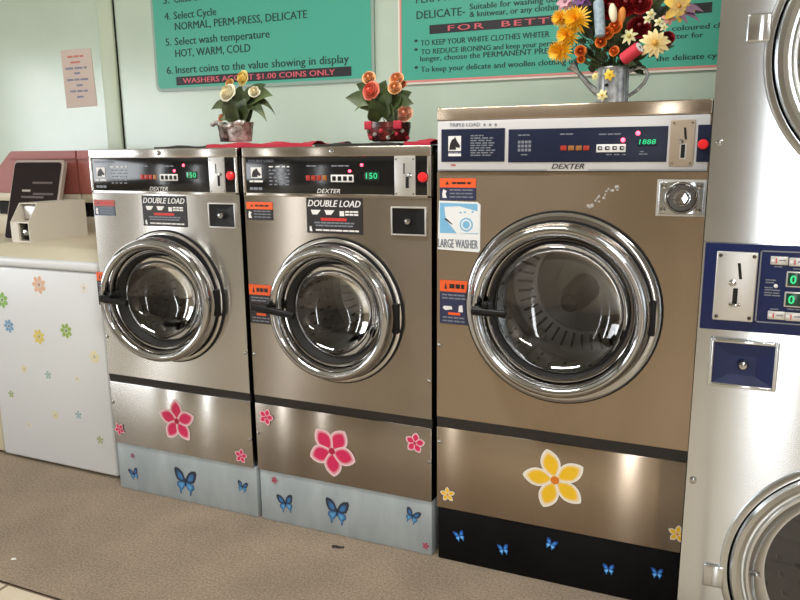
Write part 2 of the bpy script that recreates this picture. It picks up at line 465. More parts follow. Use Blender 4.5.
tag(sb.build('lint_scrap'), 'tiny white scrap of lint lying on the carpet at far left front', 'litter')

# ------------------------------------------------------------------ washers
def hull(root, x0, x1, y1, z0, z1, mname):
    """cabinet shell behind the front sheet: sides, top, back, bottom"""
    mb = MB(); t = .012
    mb.box(x0, x0+t, .012, y1, z0, z1, mname); mb.box(x1-t, x1, .012, y1, z0, z1, mname)
    mb.box(x0, x1, .012, y1, z1-t, z1, mname); mb.box(x0, x1, y1-t, y1, z0, z1, mname)
    return mb

def washer_door(root, cx, cz, R, Rf, Rg, handle_px, tone, hub=False, wf=.19, ajar=0):
    mt = Matrix.Translation((cx+R,-.012,cz)) @ Matrix.Rotation(math.radians(ajar), 4, 'Z') @ Matrix.Translation((-cx-R,.012,-cz))
    def swing(b):
        b.v = [mt @ v for v in b.v]; return b
    gk = MB(); gk.lathe([(R-.03,-.001),(Rf-.004,-.001),(Rf,-.004),(Rf,-.010),(Rf-.005,-.013),(R+.004,-.013),(R+.003,-.004),(R-.03,-.004)], 'steel' if tone == 'steel' else 'chrome', (cx,0,cz))
    gk.lathe([(Rf+.0055,-.0005),(Rf+.0055,-.003),(Rf,-.003)], 'gap_and_shade', (cx,0,cz))
    gk.lathe([(R+.0035,-.0135),(R-.012,-.0142)], 'gap_and_shade', (cx,0,cz))
    gk.build('door_collar', root)
    d = MB(); w = R*wf
    prof = [(R-.014,-.013),(R-.002,-.018)]
    for i in range(13):                      # rolled chrome rim
        prof.append((R-w/2+math.cos(PI*i/12)*w/2, -.030-math.sin(PI*i/12)*.040))
    prof += [(R-w-.002,-.026),(R-w-.006,-.024)]
    d.lathe(prof, 'chrome', (cx,0,cz), n=96)
    e = R-w-.006
    d.lathe([(e,-.024),(e-.002,-.029),(e-.005,-.029),(e-.006,-.024)], 'chrome_dark', (cx,0,cz), n=96)
    d.lathe([(e-.006,-.024),(Rg+.008,.006),(Rg+.005,.010)], 'rubber', (cx,0,cz), n=96)
    d.lathe([(Rg+.005,.010),(Rg+.004,.006),(Rg+.001,.005),(Rg-.001,.009),(Rg-.001,.014)], 'chrome', (cx,0,cz), n=96)
    door = swing(d).build('door', root)
    g = MB(); g.lathe([(Rg,.010),(Rg*.97,.016),(Rg*.90,.028),(Rg*.78,.042),(Rg*.6,.055),(Rg*.35,.064),(.0005,.067)], 'glass', (cx,0,cz), n=64)
    swing(g).build('door_glass', door)
    # handle: black lever lying across the left of the rim
    (ax, ay), (bx, by) = handle_px
    A = at(ax, ay, -.088-.42*math.sin(math.radians(ajar))); B = at(bx, by, -.078-.38*math.sin(math.radians(ajar)))
    h = MB(); v = (B-A); L = v.length; dirv = v.normalized()
    pts = [A-dirv*.004, A, A+v*.15, A+v*.5, A+v*.8, B, B+dirv*.004]
    h.tube(pts, [.004,.0125,.0135,.012,.011,.0125,.005], 'black_plastic', 14)
    mid = A+v*.36
    h.tube([mid+Vector((.004,.04,.016)), mid+Vector((.004,-.004,.02)), mid+Vector((.004,-.01,.018))], [.010,.010,.006], 'black_plastic', 12)
    h.tube([A+v*.30, A+v*.30+Vector((0,.055,0))], .011, 'black_plastic', 12)
    h.build('handle', door)
    # hinge block on the right
    hb = MB(); hb.box(cx+R-.012, cx+R+.010, -.030, -.002, cz-.05, cz+.045, 'black_plastic', .004)
    hb.build('hinge', door)
    # drum
    D = MB(); Rd = Rg+.075; yb = .40
    D.lathe([(R-.03,-.002),(R-.03,.03),(Rd,.05),(Rd,.09)], 'rubber', (cx,0,cz), n=72)
    D.lathe([(Rd,.09),(Rd,yb),(Rd-.02,yb+.02),(Rd*.62,yb+.028),(Rd*.60,yb+.018),(.001,yb+.012)], 'drum_steel', (cx,0,cz), n=72)
    for k in range(3):                       # lifting ribs
        a = PI*(.62+k*2/3)
        mt = Matrix.Translation((cx,0,cz)) @ Matrix.Rotation(-a, 4, 'Y')
        D.box(Rd-.055, Rd+.002, .07, yb, -.022, .022, 'drum_steel', .016, 4, mt)
    for k in range(40):                      # slots in the back plate
        a = 2*PI*k/40; mt = Matrix.Translation((cx,0,cz)) @ Matrix.Rotation(-a, 4, 'Y')
        D.box(Rd*.66, Rd*.86, yb+.012, yb+.02, -.0035, .0035, 'gap_and_shade', 0, 1, mt)
        for q in range(5):
            D.box(Rd-.0025, Rd+.004, .09+q*.06, .115+q*.06, -.004, .004, 'gap_and_shade', 0, 1, mt)
    dr = D.build('drum', root)
    H = MB()
    if hub:
        H.lathe([(.05,yb+.012),(.045,.26),(.030,.17),(.027,.160),(.020,.154),(.0005,.152)], 'drum_steel', (cx,0,cz-.012), n=40)
        H.lathe([(.0265,.161),(.027,.150),(.022,.144),(.0005,.142)], 'black_plastic', (cx,0,cz-.012), n=40)
    else:
        H.lathe([(.05,yb+.012),(.045,yb-.01),(.030,yb-.02),(.0005,yb-.022)], 'drum_dark', (cx,0,cz), n=32)
    H.build('drum_hub', dr)

def soap_drawer_black(root, r):
    x0, x1, z0, z1 = r; mb = MB(); t = .004
    for q in ((x0-t,x0+.001,z0-t,z1+t),(x1-.001,x1+t,z0-t,z1+t),(x0,x1,z0-t,z0+.001),(x0,x1,z1-.001,z1+t)):
        mb.box(q[0], q[1], -.007, .001, q[2], q[3], 'coin_steel', .002)
    o = mb.build('dispenser_frame', root)
    mb = MB(); mx, mz = (x0+x1)/2, (z0+z1)/2; i = .022
    vs = [(x0,-.004,z0),(x1,-.004,z0),(x1,-.004,z1),(x0,-.004,z1),(mx-i,.0-.0012,mz-i),(mx+i,-.0012,mz-i),(mx+i,-.0012,mz+i),(mx-i,-.0012,mz+i)]
    mb.add(vs, [(0,1,5,4),(1,2,6,5),(2,3,7,6),(3,0,4,7),(4,5,6,7)], 'black_plastic', None, False)
    p = mb.build('dispenser_cover', o, False)
    k = MB(); k.lathe([(.0115,-.001),(.0115,-.010),(.008,-.016),(.0005,-.018)], 'chrome', (mx,0,mz), n=24); k.build('knob', p)

def warn_sticker(root, r, y, bottom, top='label_orange', split=.62, seed=0):
    x0, x1, z0, z1 = r; zs = z0+(z1-z0)*split; mb = MB()
    mb.quad((x0,x1,z0,zs), y, bottom); mb.quad((x0,x1,zs,z1), y, top)
    w = x1-x0; h = z1-z0
    dashes(mb, x0+w*.34, x1-w*.12, (zs+z1)/2-h*.05, h*.10, y-.001, 'label_black' if top == 'label_orange' else 'ink_red', 3, seed)
    mb.flat([(x0+w*.16,(zs+z1)/2-h*.07),(x0+w*.26,(zs+z1)/2-h*.07),(x0+w*.21,(zs+z1)/2+h*.09)], y-.001, 'label_black')
    nl = 3 if split < .7 else 6
    if nl == 3:
        mb.flat([(x0+w*.08,z0+h*.1),(x0+w*.2,z0+h*.1),(x0+w*.16,z0+h*.3),(x0+w*.2,z0+h*.42),(x0+w*.1,z0+h*.5),(x0+w*.07,z0+h*.3)], y-.001, 'ink_white')
        for i in range(nl):
            dashes(mb, x0+w*.28, x1-w*.06, zs-h*(.14+.16*i), h*.06, y-.001, 'ink_grey', 4, seed+i)
    else:
        for i in (0,1): dashes(mb, x0+w*.08, x1-w*.08, zs-h*(.09+.075*i), h*.035, y-.001, 'ink_grey', 4, seed+i)
        zc = z0+h*.36
        mb.flat([(x0+w*.1,zc),(x0+w*.2,zc-h*.05),(x0+w*.45,zc-h*.02),(x0+w*.42,zc+h*.05),(x0+w*.15,zc+h*.05)], y-.001, 'ink_white')
        mb.flat([(x0+w*.66,zc-h*.07),(x0+w*.82,zc-h*.07),(x0+w*.80,zc+h*.09),(x0+w*.68,zc+h*.07)], y-.001, 'ink_white')
        dashes(mb, x0+w*.3, x0+w*.8, z0+h*.21, h*.06, y-.001, 'label_orange', 1, 2)
        for i in (0,1): dashes(mb, x0+w*.1, x1-w*.1, z0+h*(.13-.08*i), h*.035, y-.001, 'ink_grey', 4, seed+7+i)
    return mb.build('warning_sticker', root, False)

def horse_badge(mb, x0, x1, z0, z1, y):
    mb.quad((x0,x1,z0,z1), y, 'ink_white', .0006); w = x1-x0; h = z1-z0
    P = [(.08,.08),(.62,.08),(.60,.28),(.70,.22),(.88,.20),(.94,.34),(.72,.62),(.60,.84),(.52,.96),(.47,.84),(.28,.74),(.16,.54),(.10,.30)]
    mb.flat([(x0+w*a, z0+h*b2) for a, b2 in P], y-.0010, 'label_black')

def screws(root, pts, y=-.001, r=.006):
    for x, z in pts:
        mb = MB(); mb.lathe([(r,y),(r*.95,y-.002),(r*.5,y-.0035),(.0004,y-.004)], 'chrome', (x,0,z), n=14); mb.build('screw', root)

def double_washer(x0, x1, label, st):
    Y1 = .74; zb, zbb, zbt, zpb, zt = .193, .4434, .4732, 1.1632, 1.3188
    ST = 'steel' if st == 0 else 'steel_mid_reflect'
    root = thing('front_load_washer', label, 'washing machine', ((x0+x1)/2, .37, 0), 'stainless front load washers with a double load sticker')
    cx = (x0+x1)/2; cz = .797; R = .222
    g = .003
    b = hull(root, x0+g, x1-g, Y1, zb, zt, ST)
    b.plate_hole(x0+g, x1-g, zbt, zpb, cx, cz, R-.012, 0, ST)
    b.box(x0+g, x1-g, -.004, .03, 1.287, zt, ST, .004, 3)
    b.box(x0+g, x0+.016, -.003, .012, zpb, 1.288, ST, .002); b.box(x1-.016, x1-g, -.003, .012, zpb, 1.288, ST, .002)
    b.box(x0+g, x1-g, -.003, .012, zpb-.001, zpb+.010, ST, .002)
    b.build('cabinet', root)
    s = MB(); s.box(x0+.006, x1-.004, .006, .04, zbb, zbt, 'gap_and_shade'); s.add([(x0+g,-.001,zbt),(x1-g,-.001,zbt),(x1-g,.004,zbb),(x0+g,.004,zbb)], [(0,3,2,1)], 'band_grey', None, False)
    s.build('seam_band', root, False)
    lp = MB(); lp.box(x0+g, x1-g, -.001, .02, zb, zbb, ST, .003); lp.build('lower_panel', root)
    pl = MB(); pl.box(x0+.006, x1+(.004 if st == 0 else -.004), .004, Y1-.02, 0, zb-.001, 'plinth_grey', .004); pl.build('plinth', root)
    # control panel
    r = rect(*((91.3,158.8,237.8,191.4) if st == 0 else (245.5,157.3,432.4,195.2)), 0)
    z0, z1 = 1.173, 1.287
    cp = MB(); cp.box(x0+.016, x1-.016, -.0015, .012, z0, z1, 'black_gloss', .001)
    xx = lambda t: x0+.016+(x1-x0-.032)*t
    zz = lambda t: z0+(z1-z0)*t
    y = -.0025
    write(cp, 'DOUBLE LOAD', xx(.02), xx(.17), zz(.86), .008, y, 'ink_grey')
    horse_badge(cp, xx(.03), xx(.095), zz(.42), zz(.72), y+.0006)
    dashes(cp, xx(.02), xx(.11), zz(.30), .006, y, 'ink_white', 2, 1); dashes(cp, xx(.02), xx(.10), zz(.08), .009, y, 'ink_grey', 3, 3)
    for i in range(6): dashes(cp, xx(.14), xx(.27), zz(.72-.1*i), .004, y, 'ink_grey' if i else 'ink_white', 4, i, .6)
    dashes(cp, xx(.36), xx(.42), zz(.74), .004, y, 'ink_grey', 2, 5); dashes(cp, xx(.50), xx(.60), zz(.74), .004, y, 'ink_grey', 3, 6)
    write(cp, 'DEXTER', xx(.415), xx(.545), zz(.02), .013, y, 'ink_white', shear=.3)
    panel = cp.build('control_panel', root)
    e = MB()
    for i in range(4): e.box(xx(.355+.031*i), xx(.379+.031*i), -.0035, -.001, zz(.36), zz(.50), 'led_dim' if i < 3 else 'led_amber', .001)
    e.build('cycle_lights', panel)
    kb = MB(); kb.box(xx(.495), xx(.620), -.0035, -.001, zz(.32), zz(.52), 'ink_white', .002)
    for i in range(4): kb.box(xx(.504+.030*i), xx(.524+.030*i), -.005, -.003, zz(.36), zz(.48), 'black_plastic', .001)
    kb.build('button_row', panel)
    ld = MB(); ld.lathe([(.0045,-.001),(.0045,-.004),(.0004,-.006)], 'led_red', (xx(.60),0,zz(.62)), n=12); ld.build('led', panel)
    ld = MB(); ld.lathe([(.0045,-.001),(.0045,-.004),(.0004,-.006)], 'led_red', (xx(.665),0,zz(.78)), n=12); ld.build('led', panel)
    ds = MB(); ds.box(xx(.68), xx(.755), -.003, -.001, zz(.38), zz(.60), 'lens_green', .001)
    write(ds, '150', xx(.688), xx(.747), zz(.42), .017, -.0036, 'led_green'); ds.build('display', panel)
    # coin plate and stop button lie on the right of the panel
    r = rect(*((209.4,157.5,225.1,193.7) if st == 0 else (394.6,157.6,415.6,196)), -.003)
    q = MB(); q.box(r[0], r[1], -.006, .0, z0-.004, z1+.001, 'coin_steel', .002)
    mx = (r[0]+r[1])/2; w = r[1]-r[0]
    q.box(mx-.004, mx, -.0068, -.005, zz(.55), zz(.82), 'gap_and_shade', .0005)
    q.box(mx+w*.04, mx+w*.2, -.0068, -.005, zz(.18), zz(.48), 'gap_and_shade', .002)
    q.lathe([(.0065,-.006),(.0065,-.010),(.0005,-.012)], 'chrome', (mx+w*.26,0,zz(.52)), n=14)
    for sx in (r[0]+.006, r[1]-.006):
        for sz in (z0+.004, z1-.008): q.lathe([(.0028,-.0058),(.0028,-.0075),(.0003,-.008)], 'chrome', (sx,0,sz), n=10)
    q.build('coin_plate', root)
    c = at(*((230.3,175.7) if st == 0 else (422.7,177.2)), -.004)
    k = MB(); k.lathe([(.0145,-.001),(.0145,-.008),(.010,-.013),(.0005,-.014)], 'red_button', (c.x,0,c.z), n=24); k.build('start_button', panel)
    # stickers
    r = rect(*((143,195.9,186.9,226.3) if st == 0 else (307,198,362.8,233.7)), 0)
    d = MB(); d.quad(r, -.001, 'label_black', .001); w = r[1]-r[0]; h = r[3]-r[2]; y = -.0024
    write(d, 'DOUBLE LOAD', r[0]+w*.03, r[1]-w*.03, r[3]-h*.245, h*.18, y, 'ink_white', shear=.28, bold=.03)
    for i in range(3):
        u = r[0]+w*(.08+.25*i)
        if i < 2: d.flat([(u+w*.03,r[2]+h*.53),(u+w*.12,r[2]+h*.53),(u+w*.18,r[2]+h*.66),(u,r[2]+h*.66)], y, 'ink_white')
        else:
            d.flat([(u+w*.02,r[2]+h*.5),(u+w*.1,r[2]+h*.5),(u+w*.1,r[2]+h*.64),(u+w*.02,r[2]+h*.64)], y, 'ink_white')
            dashes(d, u+w*.12, u+w*.36, r[2]+h*.6, h*.05, y, 'ink_white', 3, 4); dashes(d, u+w*.12, u+w*.36, r[2]+h*.52, h*.05, y, 'ink_white', 3, 5)
    d.flat([(r[0]+w*.26,r[2]+h*.36),(r[0]+w*.72,r[2]+h*.36),(r[0]+w*.72,r[2]+h*.44),(r[0]+w*.26,r[2]+h*.44)], y, 'ink_red')
    for i, (a0, a1, zz_) in enumerate(((.14,.86,.28),(.16,.84,.20),(.16,.94,.07))): dashes(d, r[0]+w*a0, r[0]+w*a1, r[2]+h*zz_, h*.045, y, 'ink_white' if i == 2 else 'ink_grey', 8, i, .9)
    d.flat([(r[0]+w*.05,r[2]+h*.05),(r[0]+w*.10,r[2]+h*.05),(r[0]+w*.08,r[2]+h*.2),(r[0]+w*.05,r[2]+h*.18)], y, 'ink_white')
    d.build('load_sticker', root, False)
    if st == 0: warn_sticker(root, rect(94.6,199.8,114.9,215.5,0), -.001, 'label_slate', 'label_faded', .6, 3)
    else: warn_sticker(root, rect(246.8,202,273,220,0), -.001, 'label_black', 'label_orange', .6, 3)
    warn_sticker(root, rect(*((98.0,272.5,112,305) if st == 0 else (250,284.8,272,323.5)), 0), -.001, 'label_black', 'label_orange', .74, 5)
    soap_drawer_black(root, rect(*((210.2,204,235.3,226.8) if st == 0 else (392.8,208,425.6,234.3)), 0))
    washer_door(root, cx, cz, R, .236, .152, ((101,298.5),(127,303.5)) if st == 0 else ((253,306.5),(294,316)), 'steel', False, .19, 9 if st == 0 else 0)
    pink, deep, white = rgb(214,36,92), rgb(176,20,66), rgb(240,208,214)
    Yd = -.0022
    if st == 0:
        for px, py, sz, ro in ((177,421,44,.35), (119.5,429,13,.9), (241,456,15,.2)):
            c = at(px, py, Yd); flower_decal('flower_sticker', root, c, size_at(sz, c)*1.05, white, pink, deep, Yd, ro+1.25, .33, 1.0, 5, .74)
        for px, py, sz, ro in ((185.5,482,29,-.05), (134,474,13,.3), (242.5,487,13,-.15)):
            c = at(px, py, .003); butterfly_decal('butterfly_sticker', root, c, size_at(sz, c), .003, ro)
        c = at(132.5, 455.5, .003); flower_decal('flower_sticker', root, c, size_at(6, c), rgb(190,150,170), rgb(150,90,130), rgb(120,60,90), .003, 0)
        screws(root, ((x0+.012, .62), (x1-.01, .62), (x1-.01,.30), (x0+.012,.36)), -.0005)
    else:
        for px, py, sz, ro in ((332,451,52,.05), (266,417,17,.3), (415,443,21,.5)):
            c = at(px, py, Yd); flower_decal('flower_sticker', root, c, size_at(sz, c)*1.05, white, pink, deep, Yd, ro+.95, .36, 1.1, 5, .74)
        for px, py, sz, ro in ((337,512,28,-.05), (285.5,503.5,20,.15), (412.3,516.4,17,-.3)):
            c = at(px, py, .003); butterfly_decal('butterfly_sticker', root, c, size_at(sz, c), .003, ro)
        for px, py in ((274.4,480), (425.8,545.8)):
            c = at(px, py, .003); flower_decal('flower_sticker', root, c, size_at(8, c), rgb(190,140,150), rgb(170,60,90), rgb(120,40,60), .003, 0)
        screws(root, ((x0+.012,.62), (x1-.01,.60), (x0+.012,.33), (x1-.01,.33)), -.0005)
    tl = at(*((158.5,152) if st == 0 else (332,150)), -.004)
    k = MB(); k.lathe([(.0085,-.003),(.0085,-.007),(.005,-.009),(.0004,-.009)], 'chrome', (tl.x,0,1.304), n=18); k.build('lock', root)
    return root

double_washer(0, .655, 'left stainless front load washer with grey plinth, faded red warning sticker, beside the white washer', 0)
double_washer(.668, 1.338, 'middle stainless front load washer with grey plinth, standing between two other steel washers', 1)

def triple_washer():
    x0, x1 = 1.3497, 2.088; zb, zbb, zbt, zpb, zt = .1817, .4551, .4882, 1.2422, 1.4224; Y1 = .78; g = .003
    cx, cz, R = 1.7225, .859, .250
    root = thing('front_load_washer', 'largest stainless front load washer with black plinth, yellow flower decal and silver control panel', 'washing machine', ((x0+x1)/2, .39, 0))
    S = 'steel_warm_reflect'
    b = hull(root, x0+g, x1-g, Y1, zb, zt, S)
    b.plate_hole(x0+g, x1-g, zbt, zpb, cx, cz, R-.012, 0, S)
    b.box(x0+g, x1-g, -.005, .03, 1.386, zt, S, .004, 3)
    b.build('cabinet', root)
    s = MB(); s.box(x0+.006, x1-.004, .006, .04, zbb, zbt, 'gap_and_shade'); s.add([(x0+g,-.001,zbt),(x1-g,-.001,zbt),(x1-g,.004,zbb),(x0+g,.004,zbb)], [(0,3,2,1)], 'band_grey', None, False)
    s.build('seam_band', root, False)
    lp = MB(); lp.box(x0+g, x1-g, -.001, .02, zb, zbb, S, .003); lp.build('lower_panel', root)
    pl = MB(); pl.box(x0+.006, x1-.004, .003, Y1-.02, 0, zb-.001, 'plinth_black', .004); pl.build('plinth', root)
    cp = MB(); cp.box(x0+.006, x1-.006, -.006, .012, zpb+.002, 1.385, 'panel_silver', .003)
    y = -.007
    write_px(cp, 'TRIPLE LOAD', 449.5, 126.8, 480, 3.4, y, 'ink_grey', bold=.02)
    for px in (484.5, 490, 495.7):
        c = at(px, 124.7, y); st = []
        for i in range(10):
            r_ = .0055 if i % 2 == 0 else .0024; a = PI/2+i*PI/5; st.append((c.x+r_*math.cos(a), c.z+r_*math.sin(a)))
        cp.flat(st, y, 'ink_grey')
    write_px(cp, 'DEXTER', 551.5, 168.8, 584, 5, y, 'ink_black', shear=.3, bold=.015)
    for a0, a1 in ((437.5, 547), (588, 706)):
        r = rect(a0, 169.6, a1, 170.6, y); cp.flat([(r[0],r[2]),(r[1],r[2]),(r[1],r[3]),(r[0],r[3])], y, 'ink_grey')
    c = rect(451,163,456,166,y); dashes(cp, c[0], c[1], c[2], .005, y, 'label_faded', 2, 1)
    panel = cp.build('control_panel', root)
    def navy(px, nm):
        r = rect(*px, -.006); q = MB(); q.box(r[0], r[1], -.0085, -.005, r[2], r[3], 'navy', .006, 3); return q, r
    q, r = navy((441.4,128.6,504.8,161.8), 'a'); y = -.0092
    t = rect(448.3,136.0,461.0,151.0,y); horse_badge(q, *t, y+.0006)
    for zz_ in (153.5,): dashes(q, t[0], t[1], at(450,zz_,y).z, .004, y, 'ink_grey', 3, 2)
    t2 = rect(448.3,153.6,461.0,156.2,y); q.flat([(t2[0],t2[2]),(t2[1],t2[2]),(t2[1],t2[3]),(t2[0],t2[3])], y, 'ink_white')
    for i in range(9):
        u = rect(470.5, 135+2.45*i, 484 if i == 0 else 496-(i % 3)*2, 136.2+2.45*i, y); dashes(q, u[0], u[1], u[2], u[3]-u[2], y, 'ink_grey', 4, i, .8)
    q.build('instruction_plate', panel)
    q, r = navy((508.4,127.6,667.4,162.2), 'b')
    for a0, a1, yy in ((518,530,134.5),(560,574,133.5),(599,622,133.5)):
        u = rect(a0, yy, a1, yy+1.2, y); dashes(q, u[0], u[1], u[2], u[3]-u[2], y, 'ink_grey', 3, int(a0))
    u = rect(517.5,140,531.5,152,y); n_ = 4
    for i in range(4):
        for j in range(3):
            w, h = (u[1]-u[0])/4, (u[3]-u[2])/3
            q.flat([(u[0]+w*(i+.1),u[2]+h*(j+.15)),(u[0]+w*(i+.85),u[2]+h*(j+.15)),(u[0]+w*(i+.85),u[2]+h*(j+.85)),(u[0]+w*(i+.1),u[2]+h*(j+.85))], y, 'ink_grey')
    for a0, a1, yy in ((521,528,154.2),(606,612,154),(614,620,154),(622,626,154),(640,644,151),(639,648,153.5)):
        u = rect(a0, yy, a1, yy+1.1, y); dashes(q, u[0], u[1], u[2], u[3]-u[2], y, 'ink_grey', 2, int(a0))
    plate = q.build('display_plate', panel)
    for i, mname in enumerate(('led_dim','led_amber','led_amber','led_dim')):
        u = rect(560.5+7.6*i, 145.6, 566.5+7.6*i, 150.4, y); e = MB(); e.box(u[0], u[1], -.0105, -.008, u[2], u[3], mname, .001); e.build('cycle_light', plate)
    u = rect(596.4,144.2,625.8,152.2,y); e = MB(); e.box(u[0], u[1], -.0105, -.008, u[2], u[3], 'ink_white', .003)
    for i in range(4):
        w = (u[1]-u[0])/4; e.box(u[0]+w*(i+.18), u[0]+w*(i+.8), -.0125, -.0095, u[2]+.006, u[3]-.005, 'black_plastic', .002)
        e.box(u[0]+w*(i+.42), u[0]+w*(i+.7), -.0130, -.0115, u[2]+.012, u[3]-.011, 'ink_white', .0005)
    e.build('button_row', plate)
    for px, py in ((623,140),(638,133.2)):
        c = at(px, py, -.01); e = MB(); e.lathe([(.0055,-.008),(.0055,-.011),(.0004,-.0135)], 'led_red', (c.x,0,c.z), n=14); e.build('led', plate)
    u = rect(637.5,138.5,657.5,146.5,y); e = MB(); e.box(u[0], u[1], -.0095, -.008, u[2], u[3], 'navy', .001)
    write(e, '1888', u[0]+.004, u[1]-.004, u[2]+.006, (u[3]-u[2])*.6, -.0101, 'led_green', shear=.1); e.build('display', plate)
    r = rect(669.6,119.6,694.6,166.6,-.006); q = MB(); q.box(r[0], r[1], -.010, -.004, r[2], r[3], 'coin_beige', .003)
    mx = (r[0]+r[1])/2; w = r[1]-r[0]; h = r[3]-r[2]
    u = rect(684.3,127.5,686.6,139.5,-.01); q.prism([(u[0]+.002,u[2]),(u[1]+.002,u[2]),(u[1]-.002,u[3]),(u[0]-.002,u[3])], -.0112, -.009, 'gap_and_shade')
    u = rect(680.7,144.5,685.0,158,-.01); q.box(u[0]-.003, u[1]+.003, -.0106, -.009, u[2]-.003, u[3]+.003, 'coin_steel', .003); q.box(u[0], u[1], -.0114, -.009, u[2], u[3], 'gap_and_shade', .003)
    c = at(681.5, 141.5, -.01); q.lathe([(.006,-.010),(.006,-.014),(.0005,-.016)], 'chrome', (c.x,0,c.z), n=14)
    for sx in (r[0]+.008, r[1]-.008):
        for sz in (r[2]+.008, r[3]-.008): q.lathe([(.003,-.0098),(.003,-.0112),(.0003,-.012)], 'chrome', (sx,0,sz), n=10)
    q.build('coin_plate', root)
    r = rect(697.2,124.6,712,162,-.006); q = MB(); q.box(r[0], min(r[1], x1-.002), -.0085, -.005, r[2], r[3], 'navy', .005, 3)
    sp = q.build('button_plate', panel)
    c = at(703.2, 144.3, -.01); e = MB(); e.lathe([(.0125,-.008),(.0125,-.013),(.009,-.018),(.0005,-.019)], 'red_button', (min(c.x, x1-.0145),0,c.z), n=24); e.build('start_button', sp)
    # chrome soap cup
    r = rect(658.5,181.5,705.2,214.5,0); r = (r[0], min(r[1], x1-.008), r[2], r[3]); q = MB(); q.box(r[0]-.005, r[1]+.005, -.004, .0, r[2]-.005, r[3]+.005, 'coin_steel', .003); q.box(r[0], r[1], -.0075, -.001, r[2], r[3], 'steel_bright', .006, 3)
    c = at(682, 198, -.006)
    q.lathe([(.042,-.007),(.040,-.012),(.036,-.012),(.033,-.0078)], 'chrome', (c.x,0,c.z), n=40)
    q.lathe([(.033,-.0079),(.0205,-.0077)], 'chrome_dark', (c.x,0,c.z), n=40)
    for sx in (r[0]+.012, r[1]-.012):
        for sz in (r[2]+.012, r[3]-.012): q.lathe([(.0075,-.007),(.0075,-.0095),(.0005,-.011)], 'chrome', (sx,0,sz), n=14)
    sc = q.build('soap_cup', root)
    k = MB(); k.lathe([(.0205,-.008),(.0205,-.02),(.015,-.026),(.0005,-.027)], 'chrome', (c.x,0,c.z), n=6); k.build('knob', sc, False)
    warn_sticker(root, rect(440,178.4,476.0,200.2,0), -.001, 'label_navy', 'label_orange', .58, 8)
    warn_sticker(root, rect(440,280.5,468.4,324,0), -.001, 'label_navy', 'label_orange', .74, 9)
    r = rect(438,201,480.4,251.4,0); q = MB(); y = -.0022; w = r[1]-r[0]; h = r[3]-r[2]
    q.prism([(r[0],r[2]+.004),(r[1]-.004,r[2]),(r[1],r[2]+.006),(r[1],r[3]-.01),(r[1]-.01,r[3]-.002),(r[0]+.004,r[3])], y, -.0005, 'label_white')
    q.flat([(r[0]+w*.05,r[2]+h*.36),(r[0]+w*.95,r[2]+h*.36),(r[0]+w*.93,r[2]+h*.95),(r[0]+w*.05,r[2]+h*.96)], y-.0004, 'label_blue')
    q.flat([(r[0]+w*.20,r[2]+h*.62),(r[0]+w*.46,r[2]+h*.36),(r[0]+w*.97,r[2]+h*.38),(r[0]+w*.97,r[2]+h*.80),(r[0]+w*.50,r[2]+h*.90),(r[0]+w*.16,r[2]+h*.88)], y-.0008, 'label_white')
    for rr, mm_ in ((.155,'label_blue'),(.12,'label_white'),(.085,'label_blue')):
        q.flat([(r[0]+w*(.68+rr*math.cos(t*PI/10)), r[2]+h*.54+w*rr*math.sin(t*PI/10)) for t in range(20)], y-.0012-.0004*(rr < .15)-.0004*(rr < .1), mm_)
    q.flat([(r[0]+w*.16,r[2]+h*.64),(r[0]+w*.34,r[2]+h*.53),(r[0]+w*.35,r[2]+h*.55),(r[0]+w*.2,r[2]+h*.66)], y-.0012, 'ink_black')
    for a0, b0 in ((.52,.76),(.62,.77),(.8,.78)): q.flat([(r[0]+w*a0,r[2]+h*b0),(r[0]+w*(a0+.05),r[2]+h*b0),(r[0]+w*(a0+.05),r[2]+h*(b0+.03)),(r[0]+w*a0,r[2]+h*(b0+.03))], y-.0012, 'label_blue')
    write(q, 'LARGE WASHER', r[0]+w*.01, r[0]+w*.95, r[2]+h*.07, h*.17, y-.0006, 'ink_grey', bold=.02)
    q.build('large_washer_sticker', root, False)
    washer_door(root, cx, cz, R, .273, .187, ((472,310.5),(505,314)), 'chrome', True, .16)
    yel, org, wht = rgb(240,190,30), rgb(222,120,24), rgb(236,232,224); Yd = -.0022
    for px, py, sz, ro in ((555,480,66,1.86), (447.6,494.4,16,.4), (677.5,534,19,.2)):
        c = at(px, py, Yd); flower_decal('flower_sticker', root, c, size_at(sz, c), wht, yel, org, Yd, ro, .30, 1.12, 5, .74, x1-.004)
    for px, py in ((459.4,536),(503.3,549.4),(551,544.3),(608.6,569.3),(657,573.4)):
        c = at(px, py, .002); butterfly_decal('butterfly_sticker', root, c, size_at(12, c), .002, random.uniform(-.6,.6), bright=True)
    screws(root, ((x0+.012,.72), (x0+.012,.405)), -.0005)
    # peeled sticker residue
    rs = MB()
    for i in range(16):
        t = i/15; c = at(588+30*t+random.uniform(-2,2), 206-20*t+random.uniform(-3,3), -.0006); s_ = random.uniform(.002,.006)
        rs.flat([(c.x+s_*math.cos(a)*random.uniform(.6,1.3), c.z+s_*math.sin(a)) for a in [k*PI/3 for k in range(6)]], -.0006, 'coin_steel')
    rs.build('sticker_residue', root, False)
triple_washer()

